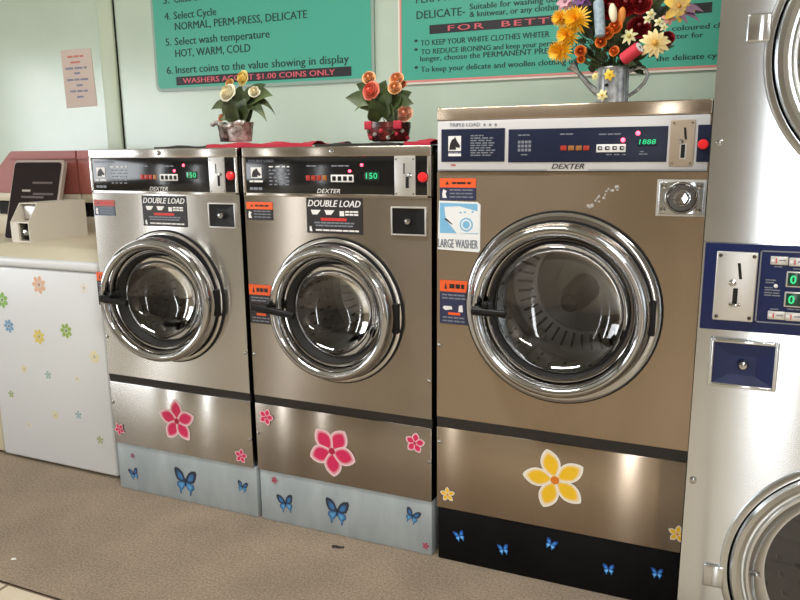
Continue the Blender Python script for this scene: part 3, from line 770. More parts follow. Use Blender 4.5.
# ------------------------------------------------------------------ stacked dryer
def stack_dryer():
    x0, x1, yf, y1 = 2.0905, 2.862, -.30, .78
    zp0, zp1 = .905, 1.098; ztop = 1.96
    root = thing('stack_dryer', 'stacked bright steel tumble dryer at the right with navy coin panel between two round doors', 'dryer', ((x0+x1)/2, .24, 0))
    cx = (x0+x1)/2
    b = MB(); S = 'steel_bright'; t = .012
    b.box(x0, x0+t, yf+.012, y1, 0, ztop, S); b.box(x1-t, x1, yf+.012, y1, 0, ztop, S); b.box(x0, x1, yf+.012, y1, ztop-t, ztop, S); b.box(x0, x1, y1-t, y1, 0, ztop, S)
    b.box(x0, x1, yf+.012, y1, 0, t, S)
    b.build('cabinet', root)
    for nm, z0, z1, cz, tabz in (('l', .0, zp0, .345, at(713,575,yf).z), ('u', zp1, ztop, 1.492, at(758,28,yf).z)):
        Rh = .284
        f = MB(); f.plate_hole(x0, x1, z0+.002, z1, cx, cz, Rh, yf, S)
        # pressed collar around the door and the finger tab on its left
        f.lathe([(Rh+.016,yf+.0005),(Rh+.014,yf-.004),(Rh+.008,yf-.007),(Rh,yf-.007),(Rh,yf+.012)], S, (cx,0,cz), n=96)
        pan = f.build('front_panel', root)
        tb = MB(); tb.box(cx-Rh-.050, cx-Rh-.004, yf-.008, yf+.001, tabz-.028, tabz+.028, S, .006, 3); tb.build('finger_tab', pan)
        d = MB(); Ro = Rh-.004
        d.lathe([(Ro,yf+.01),(Ro,yf-.006),(Ro-.006,yf-.014),(Ro-.016,yf-.016),(Ro-.024,yf-.012),(Ro-.027,yf-.004),(Ro-.031,yf-.004),(Ro-.036,yf-.009),(Ro-.042,yf-.008),(Ro-.046,yf+.002),(Ro-.072,yf+.02),(Ro-.076,yf+.02)], 'chrome' if nm == 'x' else S, (cx,0,cz), n=96)
        door = d.build('door', root)
        g = MB(); g.lathe([(Ro-.070,yf+.021),(Ro-.09,yf+.021),(.1,yf+.020),(.0005,yf+.019)], 'glass', (cx,0,cz), n=64); g.build('door_glass', door)
        c = Vector((cx+(Ro-.062)*math.cos(PI*1.03), 0, cz+(Ro-.062)*math.sin(PI*1.03)))
        k = MB(); k.lathe([(.006,yf+.016),(.006,yf+.004),(.004,yf),(.0004,yf)], 'chrome', (c.x,0,c.z), n=14); k.build('latch_pin', door)
        D = MB(); Rd = .32
        D.lathe([(Rh-.012,yf+.012),(Rh-.012,yf+.06),(Rd,yf+.075),(Rd,.5),(.001,.5)], 'drum_dark', (cx,0,cz), n=64)
        for q in range(4):
            a = PI*(.25+q/2); mt = Matrix.Translation((cx,0,cz)) @ Matrix.Rotation(-a, 4, 'Y')
            D.box(Rd-.06, Rd+.002, yf+.09, .5, -.016, .016, 'drum_steel', .01, 3, mt)
        for q in range(36):
            a = 2*PI*q/36; mt = Matrix.Translation((cx,0,cz)) @ Matrix.Rotation(-a, 4, 'Y')
            for w in range(6): D.box(Rd-.002, Rd+.004, yf+.12+w*.1, yf+.15+w*.1, -.008, .008, 'gap_and_shade', 0, 1, mt)
        D.build('drum', root)
    # control panel
    p = MB(); p.box(x0+.004, x1-.004, yf-.004, yf+.02, zp0, zp1, 'navy_bright', .002); p.box(x0, x1, yf-.001, yf+.02, zp0-.002, zp1+.001, S)
    y = yf-.0048
    r = rect(757.5,251.5,830,325,y)
    xk1 = x1-.03
    for a0, a1, c0, c1 in ((r[0],r[0]+.003,r[2],r[3]),(xk1-.003,xk1,r[2],r[3]),(r[0],xk1,r[3]-.003,r[3]),(r[0],xk1,r[2],r[2]+.003)):
        p.flat([(a0,c0),(a1,c0),(a1,c1),(a0,c1)], y, 'ink_grey')
    for i, (a0, yy, a1) in enumerate(((765.5,279.5,776.5),(765.5,282,775),(764.5,287,773),(764.5,289.5,781),(764,292.3,780),(764,294.8,781))):
        u = rect(a0, yy, a1, yy+1.2, y); dashes(p, u[0], u[1], u[2], u[3]-u[2], y, 'ink_grey', 2, i, .9)
    for a0, yy, a1 in ((774,266.2,783),(793,268.5,806),(770,308.5,779),(787,309,806)):
        u = rect(a0, yy, a1, yy+1.2, y); dashes(p, u[0], u[1], u[2], u[3]-u[2], y, 'ink_grey', 2, 3, .9)
    panel = p.build('control_panel', root)
    r = rect(714.5,251.5,756,321,yf-.004); q = MB(); q.box(r[0], r[1], yf-.008, yf-.002, r[2], r[3], 'coin_steel', .004, 3)
    a = at(739.2,263,y); c = at(740.6,279,y)
    q.prism([(c.x-.003,c.z),(c.x+.003,c.z),(a.x+.003,a.z),(a.x-.003,a.z)], yf-.0095, yf-.007, 'gap_and_shade')
    c = at(732.5,282.5,y); q.lathe([(.0075,yf-.007),(.0075,yf-.013),(.0005,yf-.016)], 'chrome', (c.x,0,c.z), n=18)
    u = rect(732.5,288,737.5,303,y); q.box(u[0], u[1], yf-.0095, yf-.007, u[2], u[3], 'gap_and_shade', .002)
    u = rect(728.5,302.5,740.5,305.3,y); q.box(u[0], u[1], yf-.020, yf-.007, u[2], u[3], 'chrome', .002)
    for sx in (r[0]+.008, r[1]-.008):
        for sz in (r[2]+.009, r[3]-.009): q.lathe([(.004,yf-.0078),(.004,yf-.010),(.0004,yf-.011)], 'chrome_dark', (sx,0,sz), n=12)
    q.build('coin_plate', root)
    for i, (bx, by) in enumerate(((771,260.5),(789.5,262),(768,315),(785.5,316.5))):
        a = at(bx, by, y); q = MB()
        u = (a.x-.001, a.x+.033, a.z-.009, a.z+.010); q.box(u[0], u[1], yf-.008, yf-.003, u[2], u[3], 'coin_steel', .004, 3)
        q.box(u[0]+.010, u[0]+.012, yf-.009, yf-.007, u[2]+.004, u[3]-.004, 'ink_red'); dashes(q, u[0]+.017, u[1]-.004, u[2]+.009, .003, yf-.0085, 'ink_grey', 2, i)
        q.lathe([(.004,yf-.007),(.0035,yf-.0095),(.0004,yf-.010)], 'ink_white', (u[0]+.005,0,(u[2]+u[3])/2), n=10)
        q.build('button', panel)
    for (a0, b0, a1, b1) in ((786,271.5,806,287.5),(784,292,806,307.5)):
        u = rect(a0, b0, a1, b1, y); q = MB(); q.box(u[0], u[1], yf-.007, yf-.003, u[2], u[3], 'coin_steel', .002); q.box(u[0]+.003, u[1]-.003, yf-.008, yf-.006, u[2]+.003, u[3]-.003, 'lens_green', .001)
        write(q, '0', u[0]+.008, u[0]+.019, u[2]+.008, .018, yf-.0086, 'led_green', bold=.03); q.build('display', panel)
    c = at(775.8,286,y); q = MB(); q.lathe([(.004,yf-.003),(.004,yf-.007),(.0004,yf-.009)], 'ink_white', (c.x,0,c.z), n=12); q.build('led', panel)
    # navy coin box front under the panel
    r = rect(712.5,343,774,384.5,yf)
    q = MB(); t = .008
    for e in ((r[0]-t,r[0]+.001,r[2]-t,r[3]+t),(r[1]-.001,r[1]+t,r[2]-t,r[3]+t),(r[0],r[1],r[2]-t,r[2]+.001),(r[0],r[1],r[3]-.001,r[3]+t)):
        q.box(e[0], e[1], yf-.010, yf+.001, e[2], e[3], S, .003, 3)
    fr_ = q.build('coin_box_frame', root)
    q = MB(); mx, mz = (r[0]+r[1])/2, (r[2]+r[3])/2; i = .026; ya, yb = yf-.0055, yf-.0015
    q.add([(r[0],ya,r[2]),(r[1],ya,r[2]),(r[1],ya,r[3]),(r[0],ya,r[3]),(mx-i,yb,mz-i),(mx+i,yb,mz-i),(mx+i,yb,mz+i*.7),(mx-i,yb,mz+i*.7)], [(0,1,5,4),(1,2,6,5),(2,3,7,6),(3,0,4,7),(4,5,6,7)], 'navy_bright', None, False)
    cb = q.build('coin_box_cover', fr_, False)
    k = MB(); k.lathe([(.012,yf-.002),(.012,yf-.012),(.008,yf-.018),(.0005,yf-.019)], 'chrome', (mx,0,mz), n=20); k.build('lock', cb)
    for px, py in ((719.5,142),(693,480)):
        c = at(px, py, yf); k = MB(); k.lathe([(.008,yf),(.008,yf-.003),(.004,yf-.005),(.0004,yf-.005)], 'chrome', (c.x,0,c.z), n=16); k.build('screw', root)
stack_dryer()

# ------------------------------------------------------------------ top load washers at the left
def top_loader(x0, x1, yf, zt, zd, body, label, decals=True, lid=None):
    root = thing('top_load_washer', label, 'washing machine', ((x0+x1)/2, .38, 0))
    y1 = .72
    b = MB(); b.box(x0+.002, x1-.002, yf, y1, .012, zt-.04, body, .010, 3); b.box(x0+.02, x1-.02, yf+.03, y1-.02, 0, .02, 'gap_and_shade'); b.build('cabinet', root)
    t = MB(); t.box(x0, x1, yf-.006, y1, zt-.038, zt, body, .012, 4); t.build('top_rim', root)
    d = MB(); n_ = 8; prof = [(yf+.004, zt-.004), (yf+.03, zt+.004), (yf+.075, zd-.006), (yf+.12, zd), (y1, zd), (y1, zt-.01), (yf+.004, zt-.01)]
    vs = [(x0+.004, a, c) for a, c in prof] + [(x1-.004, a, c) for a, c in prof]; k = len(prof)
    d.add(vs, [tuple(range(k)), tuple(reversed(range(k, 2*k)))] + [(i, (i+1) % k, (i+1) % k+k, i+k)[::-1] for i in range(k)], 'beige_paint')
    d.build('deck', root)
    c = MB(); yc = .62
    if lid:
        c.box(x0+.03, x1-.004, yc, y1, zd-.004, zd+.10, 'beige_paint', .008)
        c.box(x0+.05, x1-.004, yc+.025, y1, zd+.095, zd+.175, 'gap_and_shade')  # near-black block painting the shade under the console overhang
        c.box(x0+.03, x1-.004, yc-.01, y1, zd+.170, zd+.212, 'beige_paint', .006)
        zm0, zm1 = zd+.212, 1.322; sl = (at(0,168,yc).x, at(0,168,yc).z); tl = at(12,152,yc).x
        c.prism([(sl[0]-.02,zm0),(x1-.004,zm0),(x1-.004,zm1),(tl+.01,zm1),(tl-.006,zm1-.008),(sl[0],sl[1]),(sl[0]-.02,sl[1]-.02)], yc-.012, y1, 'maroon')
        c.box(tl, x1-.004, yc-.020, yc-.005, zm1-.040, zm1-.034, 'maroon', .001)
    else:
        c.box(x0+.001, x1-.01, yc, y1, zd-.004, 1.005, 'beige_paint', .004); c.box(x0+.001, x1-.01, yc+.025, y1, 1.0, 1.08, 'gap_and_shade')  # near-black block again paints the shade under the console
        c.box(x0+.001, x1-.01, yc-.01, y1, 1.075, 1.117, 'beige_paint', .004)
        c.box(x0+.001, x1-.01, yc-.012, y1, 1.117, 1.322, 'maroon'); c.box(x0+.001, x1-.01, yc-.020, yc-.005, 1.282, 1.288, 'maroon', .001)
    c.build('backsplash', root)
    return root
WX0, WX1, WY, WZ, WD = -.705, -.048, .048, .892, .932
white = top_loader(WX0, WX1, WY, WZ, WD, 'white_paint', 'white top load washer with small pastel flower decals, beside the left steel washer')
for px, py, sz, c in ((38.8,284.8,19,(226,180,150)),(2,300,17,(140,186,90)),(8.8,326,14,(120,164,200)),(38.8,336.8,16,(226,204,96)),(66,330.8,16,(150,178,80)),(94.4,357,14,(232,222,180)),(24,369,9,(232,220,166)),(48,375,9,(150,186,176)),(77,379,8,(232,224,200)),(11,394,8,(160,180,110)),(55,415,9,(230,220,160)),(78.4,415,9,(150,184,190)),(29,425,8,(234,226,206)),(100,440,9,(164,176,104)),(84,288,12,(232,226,212))):
    Y = WY-.0008; p = at(px, py, Y)
    if p.x-size_at(sz, p)/2 > WX0+.004: dot_flower('flower_sticker', white, p, size_at(sz, p), rgb(*c), Y, 7 if sz > 12 else 5)
# coin slide case on the deck: a box running front to back
bx0, bx1 = -.700, -.590; by0, by1 = .205, .522
zA = at(29.6,242,by0); 
cb = MB(); zd = WD; H = .165; t = .004
side = [(by0,zd),(by1,zd),(by1,zd+H),(by0+.055,zd+H),(by0,zd+.085)]
def side_wall(xa, xb):
    k = len(side); vs = [(xa,a,c) for a, c in side]+[(xb,a,c) for a, c in side]
    cb.add(vs, [tuple(reversed(range(k))), tuple(range(k,2*k))]+[(i,(i+1) % k,(i+1) % k+k,i+k) for i in range(k)], 'coin_box_paint', None, False)
side_wall(bx0, bx0+t); side_wall(bx1-t, bx1)
cb.box(bx0+t, bx1-t, by0+.055, by1, zd+H-t, zd+H, 'coin_box_paint'); cb.box(bx0+t, bx1-t, by1-t, by1, zd, zd+H-t, 'coin_box_paint')
cb.box(bx0+t, bx1-t, by0, by1-t, zd, zd+.006, 'coin_box_paint'); cb.box(bx0+t, bx1-t, by0+.004, by1-t, zd+.082, zd+.088, 'coin_box_paint')
cb.box(bx0+t, bx0+.045, by0, by0+.01, zd+.006, zd+.082, 'coin_box_paint')
case = cb.build('coin_box', white, False)
k = MB(); k.box(bx0+.012, bx1-.008, by0+.06, by0+.16, zd+.09, zd+.158, 'coin_steel', .012, 3); k.build('coin_slide', case)
k = MB(); k.lathe([(.015,by0+.035),(.015,by0+.012),(.011,by0+.004),(.0005,by0+.002)], 'chrome', (bx0+.078,0,zd+.042), n=20)
k.box(bx0+.048, bx1-t, by0+.034, by0+.04, zd+.006, zd+.082, 'gap_and_shade'); k.build('coin_lock', case)
beige = top_loader(-1.37, -.712, WY+.01, .875, .905, 'beige_paint', 'beige top load washer with raised dark lid and maroon backsplash, behind the coin box', lid=True)
# open lid leaning back
TL, TR = at(13.5,163.5,.55), at(68.5,162.3,.55)
lx0, lx1 = -1.05, -.722
ang = math.atan2(.11, .375); mt = Matrix.Translation((0,.44,.906)) @ Matrix.Rotation(-ang, 4, 'X')
def rounded(x0, x1, z0, z1, r, n=5):
    pts = []
    for cx_, cz_, a0 in ((x1-r,z0+r,-PI/2),(x1-r,z1-r,0),(x0+r,z1-r,PI/2),(x0+r,z0+r,PI)):
        for i in range(n+1): a = a0+PI/2*i/n; pts.append((cx_+r*math.cos(a), cz_+r*math.sin(a)))
    return pts
LH = .388
ld = MB(); ld.prism(rounded(lx0, lx1, 0, LH, .02), 0, .018, 'lid_edge', mtx=mt)
LL = ld.build('lid', beige)
ld = MB(); ld.prism(rounded(lx0+.008, lx1-.016, .004, LH-.012, .016), -.004, .0, 'lid_dark', mtx=mt)
k = .1
for i, (a0, a1, c) in enumerate(((.25,.42,.60),(.44,.84,.70),(.25,.7,.52),(.48,.88,.56),(.22,.8,.40),(.22,.7,.33))):
    w = lx1-lx0
    vs = [mt @ Vector((lx0+w*a, -.0046, LH*c+dz)) for a, dz in ((a0,0),(a1,0),(a1,.010),(a0,.010))]
    ld.add(vs, [(0,1,2,3)], 'lid_edge' if i == 0 else 'lid_print', None, False) if 'lid_print' in MATS else None
ld.build('lid_panel', LL)

# ------------------------------------------------------------------ signs and note on the back wall
def sign(name, label, corner, m_border, m_edge, bw, group):
    x0, x1, z0, z1 = corner
    root = thing(name, label, 'sign', ((x0+x1)/2, YB, (z0+z1)/2), group)
    y0 = YB-.012
    p = MB(); p.prism(rounded(x0, x1, z0, z1, .03), y0, YB, m_edge); p.build('backing', root)
    f = MB(); f.prism(rounded(x0+bw, x1-bw, z0+bw, z1-bw, .024), y0-.001, y0, 'sign_teal'); face = f.build('face', root)
    return root, y0
YS = YB-.0138
a = at(158.5,94,YS); b2 = at(374.5,77.5,YS)
z0 = (a.z+b2.z)/2-.002
s1, y0 = sign('instruction_sign', 'green washing instruction sign with grey border and numbered steps, left of other sign', (a.x-.012, b2.x, z0, z0+.95), 'sign_grey', 'sign_grey', .014, 'green wall signs')
L = MB(); Y = YS
for s, px, py, px1, cap, mm_ in (
    ('3.', 163.5,4,169.5,7.5,'ink'), ('Close door', 174,3,209,7.5,'ink'),
    ('4.', 164.8,20,170.5,7.2,'ink'), ('Select Cycle', 174,19.3,216.5,7.5,'ink'), ('NORMAL, PERM-PRESS, DELICATE', 175.2,30.3,307.6,7.5,'ink'),
    ('5.', 166,45.8,171.5,7.2,'ink'), ('Select wash temperature', 175,45.3,270,7.5,'ink'), ('HOT, WARM, COLD', 175.6,57.2,250.6,7.5,'ink'),
    ('6.', 167,74,173,7.2,'ink'), ('Insert coins to the value showing in display', 176,73.6,349,7.5,'ink')):
    L = MB(); write_px(L, s, px, py, px1, cap, Y, mm_, fat=.0022); L.build('lettering', s1, False)
br = MB(); t = at(176,77,Y); q = at(176,85.6,Y); e = at(351.4,70,Y)
br.flat([(t.x,q.z),(e.x,q.z),(e.x,t.z),(t.x,t.z)], Y, 'ink_black')
write(br, 'WASHERS ACCEPT $1.00 COINS ONLY', at(183,80,Y).x, at(335,75,Y).x, q.z+(t.z-q.z)*.22, (t.z-q.z)*.58, Y-.0005, 'ink_pink', bold=.02)
br.build('price_strip', s1, False)
# second sign
a = at(398.5,84,YS)
s2, y0 = sign('instruction_sign', 'green fabric care sign with pink border behind the bunch of flowers', (a.x, 2.27, a.z-.004, a.z+.95), 'sign_pink', 'sign_cream', .008, 'green wall signs')
L = MB()
x0, x1, zb_, zt_ = a.x+.008, 2.262, a.z+.004, a.z+.94
br = MB()
for q in ((x0,x0+.008,zb_+.02,zt_-.02),(x1-.008,x1,zb_+.02,zt_-.02),(x0+.02,x1-.02,zb_,zb_+.008),(x0+.02,x1-.02,zt_-.008,zt_)): br.flat([(q[0],q[2]),(q[1],q[2]),(q[1],q[3]),(q[0],q[3])], YS, 'sign_pink')
br.build('border', s2, False)
for s, px, py, px1, cap in (
    ('PERM-PRESS', 416,3.5,470,7.6), ('DELICATE-', 416.6,19.2,465,7.8), ('Suitable for washing delicates', 469.6,9.6,579,5.7), ('& knitwear, or any clothing', 469.6,17.2,562,5.7),
    ('\u2022', 414.3,45,417.7,8), ('TO KEEP YOUR WHITE CLOTHES WHITER', 420.8,45.9,549,5.4), ('coloured clothes', 672,31.0,744,5.2),
    ('\u2022', 414.3,53.6,417.7,8), ('TO REDUCE IRONING and keep your permanent press', 421,54.6,592,5.2), ('better for', 664,39.6,703,5.2),
    ('longer, choose the PERMANENT PRESS CYCLE', 420.3,61.4,586,5.2),
    ('\u2022', 414.6,71.6,418,8), ('To keep your delicate and woollen clothing use', 420.8,72.2,580,5.4), ('the delicate cycle', 656,61.3,728,5.4)):
    L = MB(); write_px(L, s, px, py, px1, cap, YS, 'ink', fat=.0016); L.build('lettering', s2, False)
br = MB(); t = at(429.4,25.2,YS); q = at(429.4,34.2,YS); e = at(712,10,YS)
br.flat([(t.x,q.z),(e.x,q.z),(e.x,t.z),(t.x,t.z)], YS, 'ink_black')
write(br, 'FOR  BETTER  RESULTS', at(448,29,YS).x, at(688,15,YS).x, q.z+(t.z-q.z)*.2, (t.z-q.z)*.6, YS-.0005, 'ink_pink', bold=.025, spacing=1.25)
br.build('heading_strip', s2, False)
# paper note
# (fixed to the wall)
nt = thing('paper_note', 'small pinkish paper note of handwritten lines stuck on the mint wall at far left', 'note', (at(79,77,YB).x, YB, at(79,77,YB).z))
q = MB(); r = rect(63.5,49,94,107,YB-.001); q.prism([(r[0]+.004,r[2]-.004),(r[1]+.006,r[2]+.002),(r[1]-.006,r[3]),(r[0]-.003,r[3])], YB-.002, YB+.0002, 'paper'); 
w = r[1]-r[0]; h = r[3]-r[2]
for i, (a0, a1, zc, mm_) in enumerate(((.2,.75,.86,'label_faded'),(.28,.66,.76,'label_faded'),(.1,.82,.66,'label_slate'),(.38,.6,.57,'label_slate'),(.12,.86,.46,'label_slate'),(.42,.66,.36,'label_slate'),(.2,.8,.26,'label_slate'),(.4,.66,.16,'label_slate'))):
    dashes(q, r[0]+w*a0, r[0]+w*a1, r[2]+h*zc, h*.035, YB-.0026, 'note_red' if mm_ == 'label_faded' and 'note_red' in MATS else 'note_ink', 3 if a1-a0 > .4 else 1, i) if 'note_ink' in MATS else None
q.build('sheet', nt, False)

# ------------------------------------------------------------------ cloths, pots, bouquet
def cloth(name, label, x0, x1, y0, y1, z, m, th=.006, seed=1):
    rr = random.Random(seed); mb = MB(); nx, ny = 24, 8; vs = []
    for j in range(ny+1):
        for i in range(nx+1):
            x = x0+(x1-x0)*i/nx + rr.uniform(-.003,.003); y = y0+(y1-y0)*j/ny
            edge = min(i, nx-i)/nx
            vs.append((x, y+.006*math.sin(x*30+j), z+.001+th*(.5+.5*math.sin(x*41+seed)*math.cos(y*33))))
    fs = [(j*(nx+1)+i, j*(nx+1)+i+1, (j+1)*(nx+1)+i+1, (j+1)*(nx+1)+i) for j in range(ny) for i in range(nx)]
    mb.add(vs, fs, m); k = len(vs)
    mb.add([(v[0], v[1], z+.0005) for v in vs], [tuple(reversed(f)) for f in fs], m)
    bd = [i for i in range(nx+1)] ; mb.add([vs[i] for i in bd]+[(vs[i][0],vs[i][1],z+.0005) for i in bd], [(i, i+nx+1, i+nx+2, i+1) for i in range(nx)], m)
    o = mb.build(name); tag(o, label, 'cloth'); return o
zt = 1.3188
def X(px, y): return at(px, 145, y).x
cloth('cloth', 'dark cloth lying on the left part of the left steel washer top', X(155,.06), X(205,.06), .05, .30, zt, 'dark_cloth', .011, 3)
cloth('cloth', 'red cloth spread under the white rose pot across two washer tops', X(207,.05), X(313,.05), .04, .34, zt, 'red_cloth', .020, 5)
cloth('cloth', 'dark cloth under the coral rose pot on the middle washer top', X(316,.05), X(402,.05), .04, .34, zt, 'dark_cloth', .012, 8)
cloth('cloth', 'small red cloth on the right end of the middle washer top', X(405,.05), X(431,.05), .04, .30, zt, 'red_cloth', .020, 2)

def leaf(mb, base, tip, width, droop, m, roll=0, n=7):
    base = Vector(base); tip = Vector(tip); d = tip-base; L = d.length
    side = d.cross(Vector((0,-1,.25))).normalized(); nrm = side.cross(d).normalized()
    side = side*math.cos(roll)+nrm*math.sin(roll); nrm = side.cross(d).normalized()
    vs = []
    for i in range(n+1):
        t = i/n; p = base+d*t+Vector((0,0,1))*droop*L*(4*t*(1-t))
        w = width*math.sin(PI*min(.999, t**.8))
        vs += [p-side*w+nrm*w*.25, p, p+side*w+nrm*w*.25]
    fs = []
    for i in range(n): fs += [(3*i,3*i+1,3*i+4,3*i+3), (3*i+1,3*i+2,3*i+5,3*i+4)]
    mb.add(vs, fs, m)
def basis(nrm):
    nrm = Vector(nrm).normalized(); u = nrm.orthogonal().normalized(); return u, nrm.cross(u), nrm
def rose(c, r, nrm, c_out, c_in):
    mb = MB(); u, w, k = basis(nrm); c = Vector(c)
    for ring, (n_, rad, h, open_) in enumerate(((3,.26,.62,0),(3,.46,.58,0),(4,.66,.46,.04),(5,.86,.26,.16),(5,1.0,.0,.42))):
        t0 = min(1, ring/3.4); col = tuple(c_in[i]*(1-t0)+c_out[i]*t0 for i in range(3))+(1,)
        for q in range(n_):
            a0 = 2*PI*q/n_+ring*.7; span = 2*PI/n_*.68; vs = []; N = 6
            for j in range(4):
                v = j/3
                for i in range(N+1):
                    a = a0+(i/N-.5)*2*span*(.5+.5*math.sin(PI*(.15+.7*v)))
                    rr_ = r*rad*(.40+.62*math.sin(PI*.60*v)+open_*.5*v*v); hh = r*(-.5+v*(h+.45)-(abs(i/N-.5)*2)**2*.12*v-open_*.3*v*v)
                    vs.append(c+u*rr_*math.cos(a)+w*rr_*math.sin(a)+k*hh)
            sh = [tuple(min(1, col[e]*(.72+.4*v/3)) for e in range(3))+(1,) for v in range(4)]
            fs = []; fc = []
            for j in range(3):
                for i in range(N):
                    fs.append((j*(N+1)+i, j*(N+1)+i+1, (j+1)*(N+1)+i+1, (j+1)*(N+1)+i)); fc.append([sh[j],sh[j],sh[j+1],sh[j+1]])
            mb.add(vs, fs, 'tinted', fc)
    bm = bmesh.new(); bmesh.ops.create_uvsphere(bm, u_segments=12, v_segments=8, radius=r*.30)
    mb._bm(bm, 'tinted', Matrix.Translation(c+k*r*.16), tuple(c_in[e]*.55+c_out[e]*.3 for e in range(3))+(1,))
    return mb
def daisy(c, r, nrm, n_, c_tip, c_base, core, rings=1, width=.16, cup=.25, corer=.22):
    mb = MB(); u, w, k = basis(nrm); c = Vector(c)
    for g in range(rings):
        R_ = r*(1-.22*g); 
        for q in range(n_):
            a = 2*PI*(q+.5*g)/n_+random.uniform(-.08,.08); d = u*math.cos(a)+w*math.sin(a); s_ = -u*math.sin(a)+w*math.cos(a); vs = []; N = 5
            R2 = R_*random.uniform(.86,1.06)
            for i in range(N+1):
                t = i/N; p = c+d*R2*t+k*r*(cup*(g+.6)*t-.35*t*t*(1 if g == 0 else .2)+.05*g)
                wd = r*width*(math.sin(PI*min(.97,(.12+.86*t)))**.7)
                vs += [p-s_*wd+k*wd*.2, p, p+s_*wd+k*wd*.2]
            fs = []; fc = []
            for i in range(N):
                ca = tuple(c_base[e]*(1-i/N)+c_tip[e]*i/N for e in range(3))+(1,); cb_ = tuple(c_base[e]*(1-(i+1)/N)+c_tip[e]*(i+1)/N for e in range(3))+(1,)
                fs += [(3*i,3*i+1,3*i+4,3*i+3),(3*i+1,3*i+2,3*i+5,3*i+4)]; fc += [[ca,ca,cb_,cb_]]*2
            mb.add(vs, fs, 'tinted', fc)
    bm = bmesh.new(); bmesh.ops.create_uvsphere(bm, u_segments=10, v_segments=6, radius=r*corer)
    mb._bm(bm, 'tinted', Matrix.Translation(c+k*r*.06), core)
    return mb
def ball(c, r, m, col=None, sc=(1,1,1), axis=None):
    mb = MB(); bm = bmesh.new(); bmesh.ops.create_uvsphere(bm, u_segments=14, v_segments=9, radius=r)
    for v in bm.verts: v.co = Vector((v.co.x*sc[0], v.co.y*sc[1], v.co.z*sc[2]))
    mt = Matrix.Translation(Vector(c))
    if axis is not None: mt = mt @ Vector((0,0,1)).rotation_difference(Vector(axis)).to_matrix().to_4x4()
    mb._bm(bm, m, mt, col); return mb

def pot_plant(label, px0, px1, pyb, pyt, Y, roses, leaves, kind):
    a = at(px0, pyb, Y); b2 = at(px1, pyb, Y); cx = (a.x+b2.x)/2; w = (b2.x-a.x)/2; z0 = zt+(.0225 if kind == 0 else .0145); h = at((px0+px1)/2, pyt, Y).z-z0
    root = thing('potted_roses', label, 'potted plant', (cx, Y, z0), 'potted artificial roses')
    p = MB(); m1 = 'pot_bark' if kind == 0 else 'pot_red'
    if kind == 0:
        for sx, ww, mm_, dy in ((-.46,.50,'pot_bark',.0),(.34,.62,'pot_silver',-.012)):
            W_ = w*ww; prof = [(.001,z0),(W_*.86,z0),(W_*.9,z0+.004),(W_,z0+h*.6),(W_*1.06,z0+h*.82),(W_*1.12,z0+h),(W_*1.02,z0+h),(W_*.92,z0+h*.8),(.001,z0+h*.8)]
            p.lathe(prof, mm_, (cx+w*sx, Y+dy, 0), 'z', 24)
    else:
        prof = [(.001,z0),(w*.80,z0),(w*.88,z0+.004),(w*.96,z0+h*.4),(w*1.0,z0+h*.7),(w*1.02,z0+h*.72),(w*1.02,z0+h),(w*.92,z0+h),(w*.9,z0+h*.8),(.001,z0+h*.8)]
        p.lathe(prof, m1, (cx, Y, 0), 'z', 28)
    pot = p.build('pot', root)
    if kind == 0:
        rb = MB(); pts = []
        for i in range(20): t = i/19; pts.append((cx-w*1.0+2*w*t, Y-w*.62-.012*math.sin(PI*t), z0+h*(.86+.12*math.sin(t*9))))
        rb.tube(pts, [.006+.004*math.sin(i*1.3)**2 for i in range(20)], 'pot_silver', 8); rb.build('bow', pot)
    else:
        rb = MB()
        for i in range(9):
            t = i/8; an = PI*(1.05+.9*t)
            rb._bm(*(lambda bm: (bmesh.ops.create_icosphere(bm, subdivisions=1, radius=.008), (bm, 'pot_silver' if i % 2 else 'red_cloth', Matrix.Translation((cx+w*math.cos(an), Y+w*math.sin(an), z0+h*(.35+.2*math.sin(i*2.1)))))))(bmesh.new())[1])
        rb.build('bead_trim', pot)
        for sx in (-1,1):
            rb = MB(); rb.box(cx+sx*w*.75-.014, cx+sx*w*.75+.014, Y-w*.85, Y-w*.85+.012, z0+h*.62, z0+h*1.06, 'red_cloth', .004); rb.build('red_tag', pot)
    st = MB(); top = Vector((cx, Y, z0+h*.8))
    for (px, py, r_, col, ci, dy) in roses:
        q = at(px, py, Y+dy); mid = top.lerp(q, .5)+Vector((0,.01,.01))
        st.tube([top+Vector((random.uniform(-.4,.4)*w,0,0)), mid, q-Vector((0,-.003,.006))], .0018, 'leaf_dark', 6)
    st.build('stem', root)
    for (px, py, px2, py2, wd, dr, dy) in leaves:
        A = at(px, py, Y+dy*.3); B = at(px2, py2, Y+dy); lf = MB(); leaf(lf, A, B, size_at(wd*1.35, A), dr, 'leaf' if random.random() < .6 else 'leaf_dark', random.uniform(-.3,.3)); lf.build('leaf', root)
    for (px, py, r_, col, ci, dy) in roses:
        q = at(px, py, Y+dy); rose(q, size_at(r_, q), Vector((random.uniform(-.35,.35), -1, random.uniform(.2,.7))), rgb(*col), rgb(*ci)).build('rose', root)
cream, cin = (242,236,212), (234,222,176)
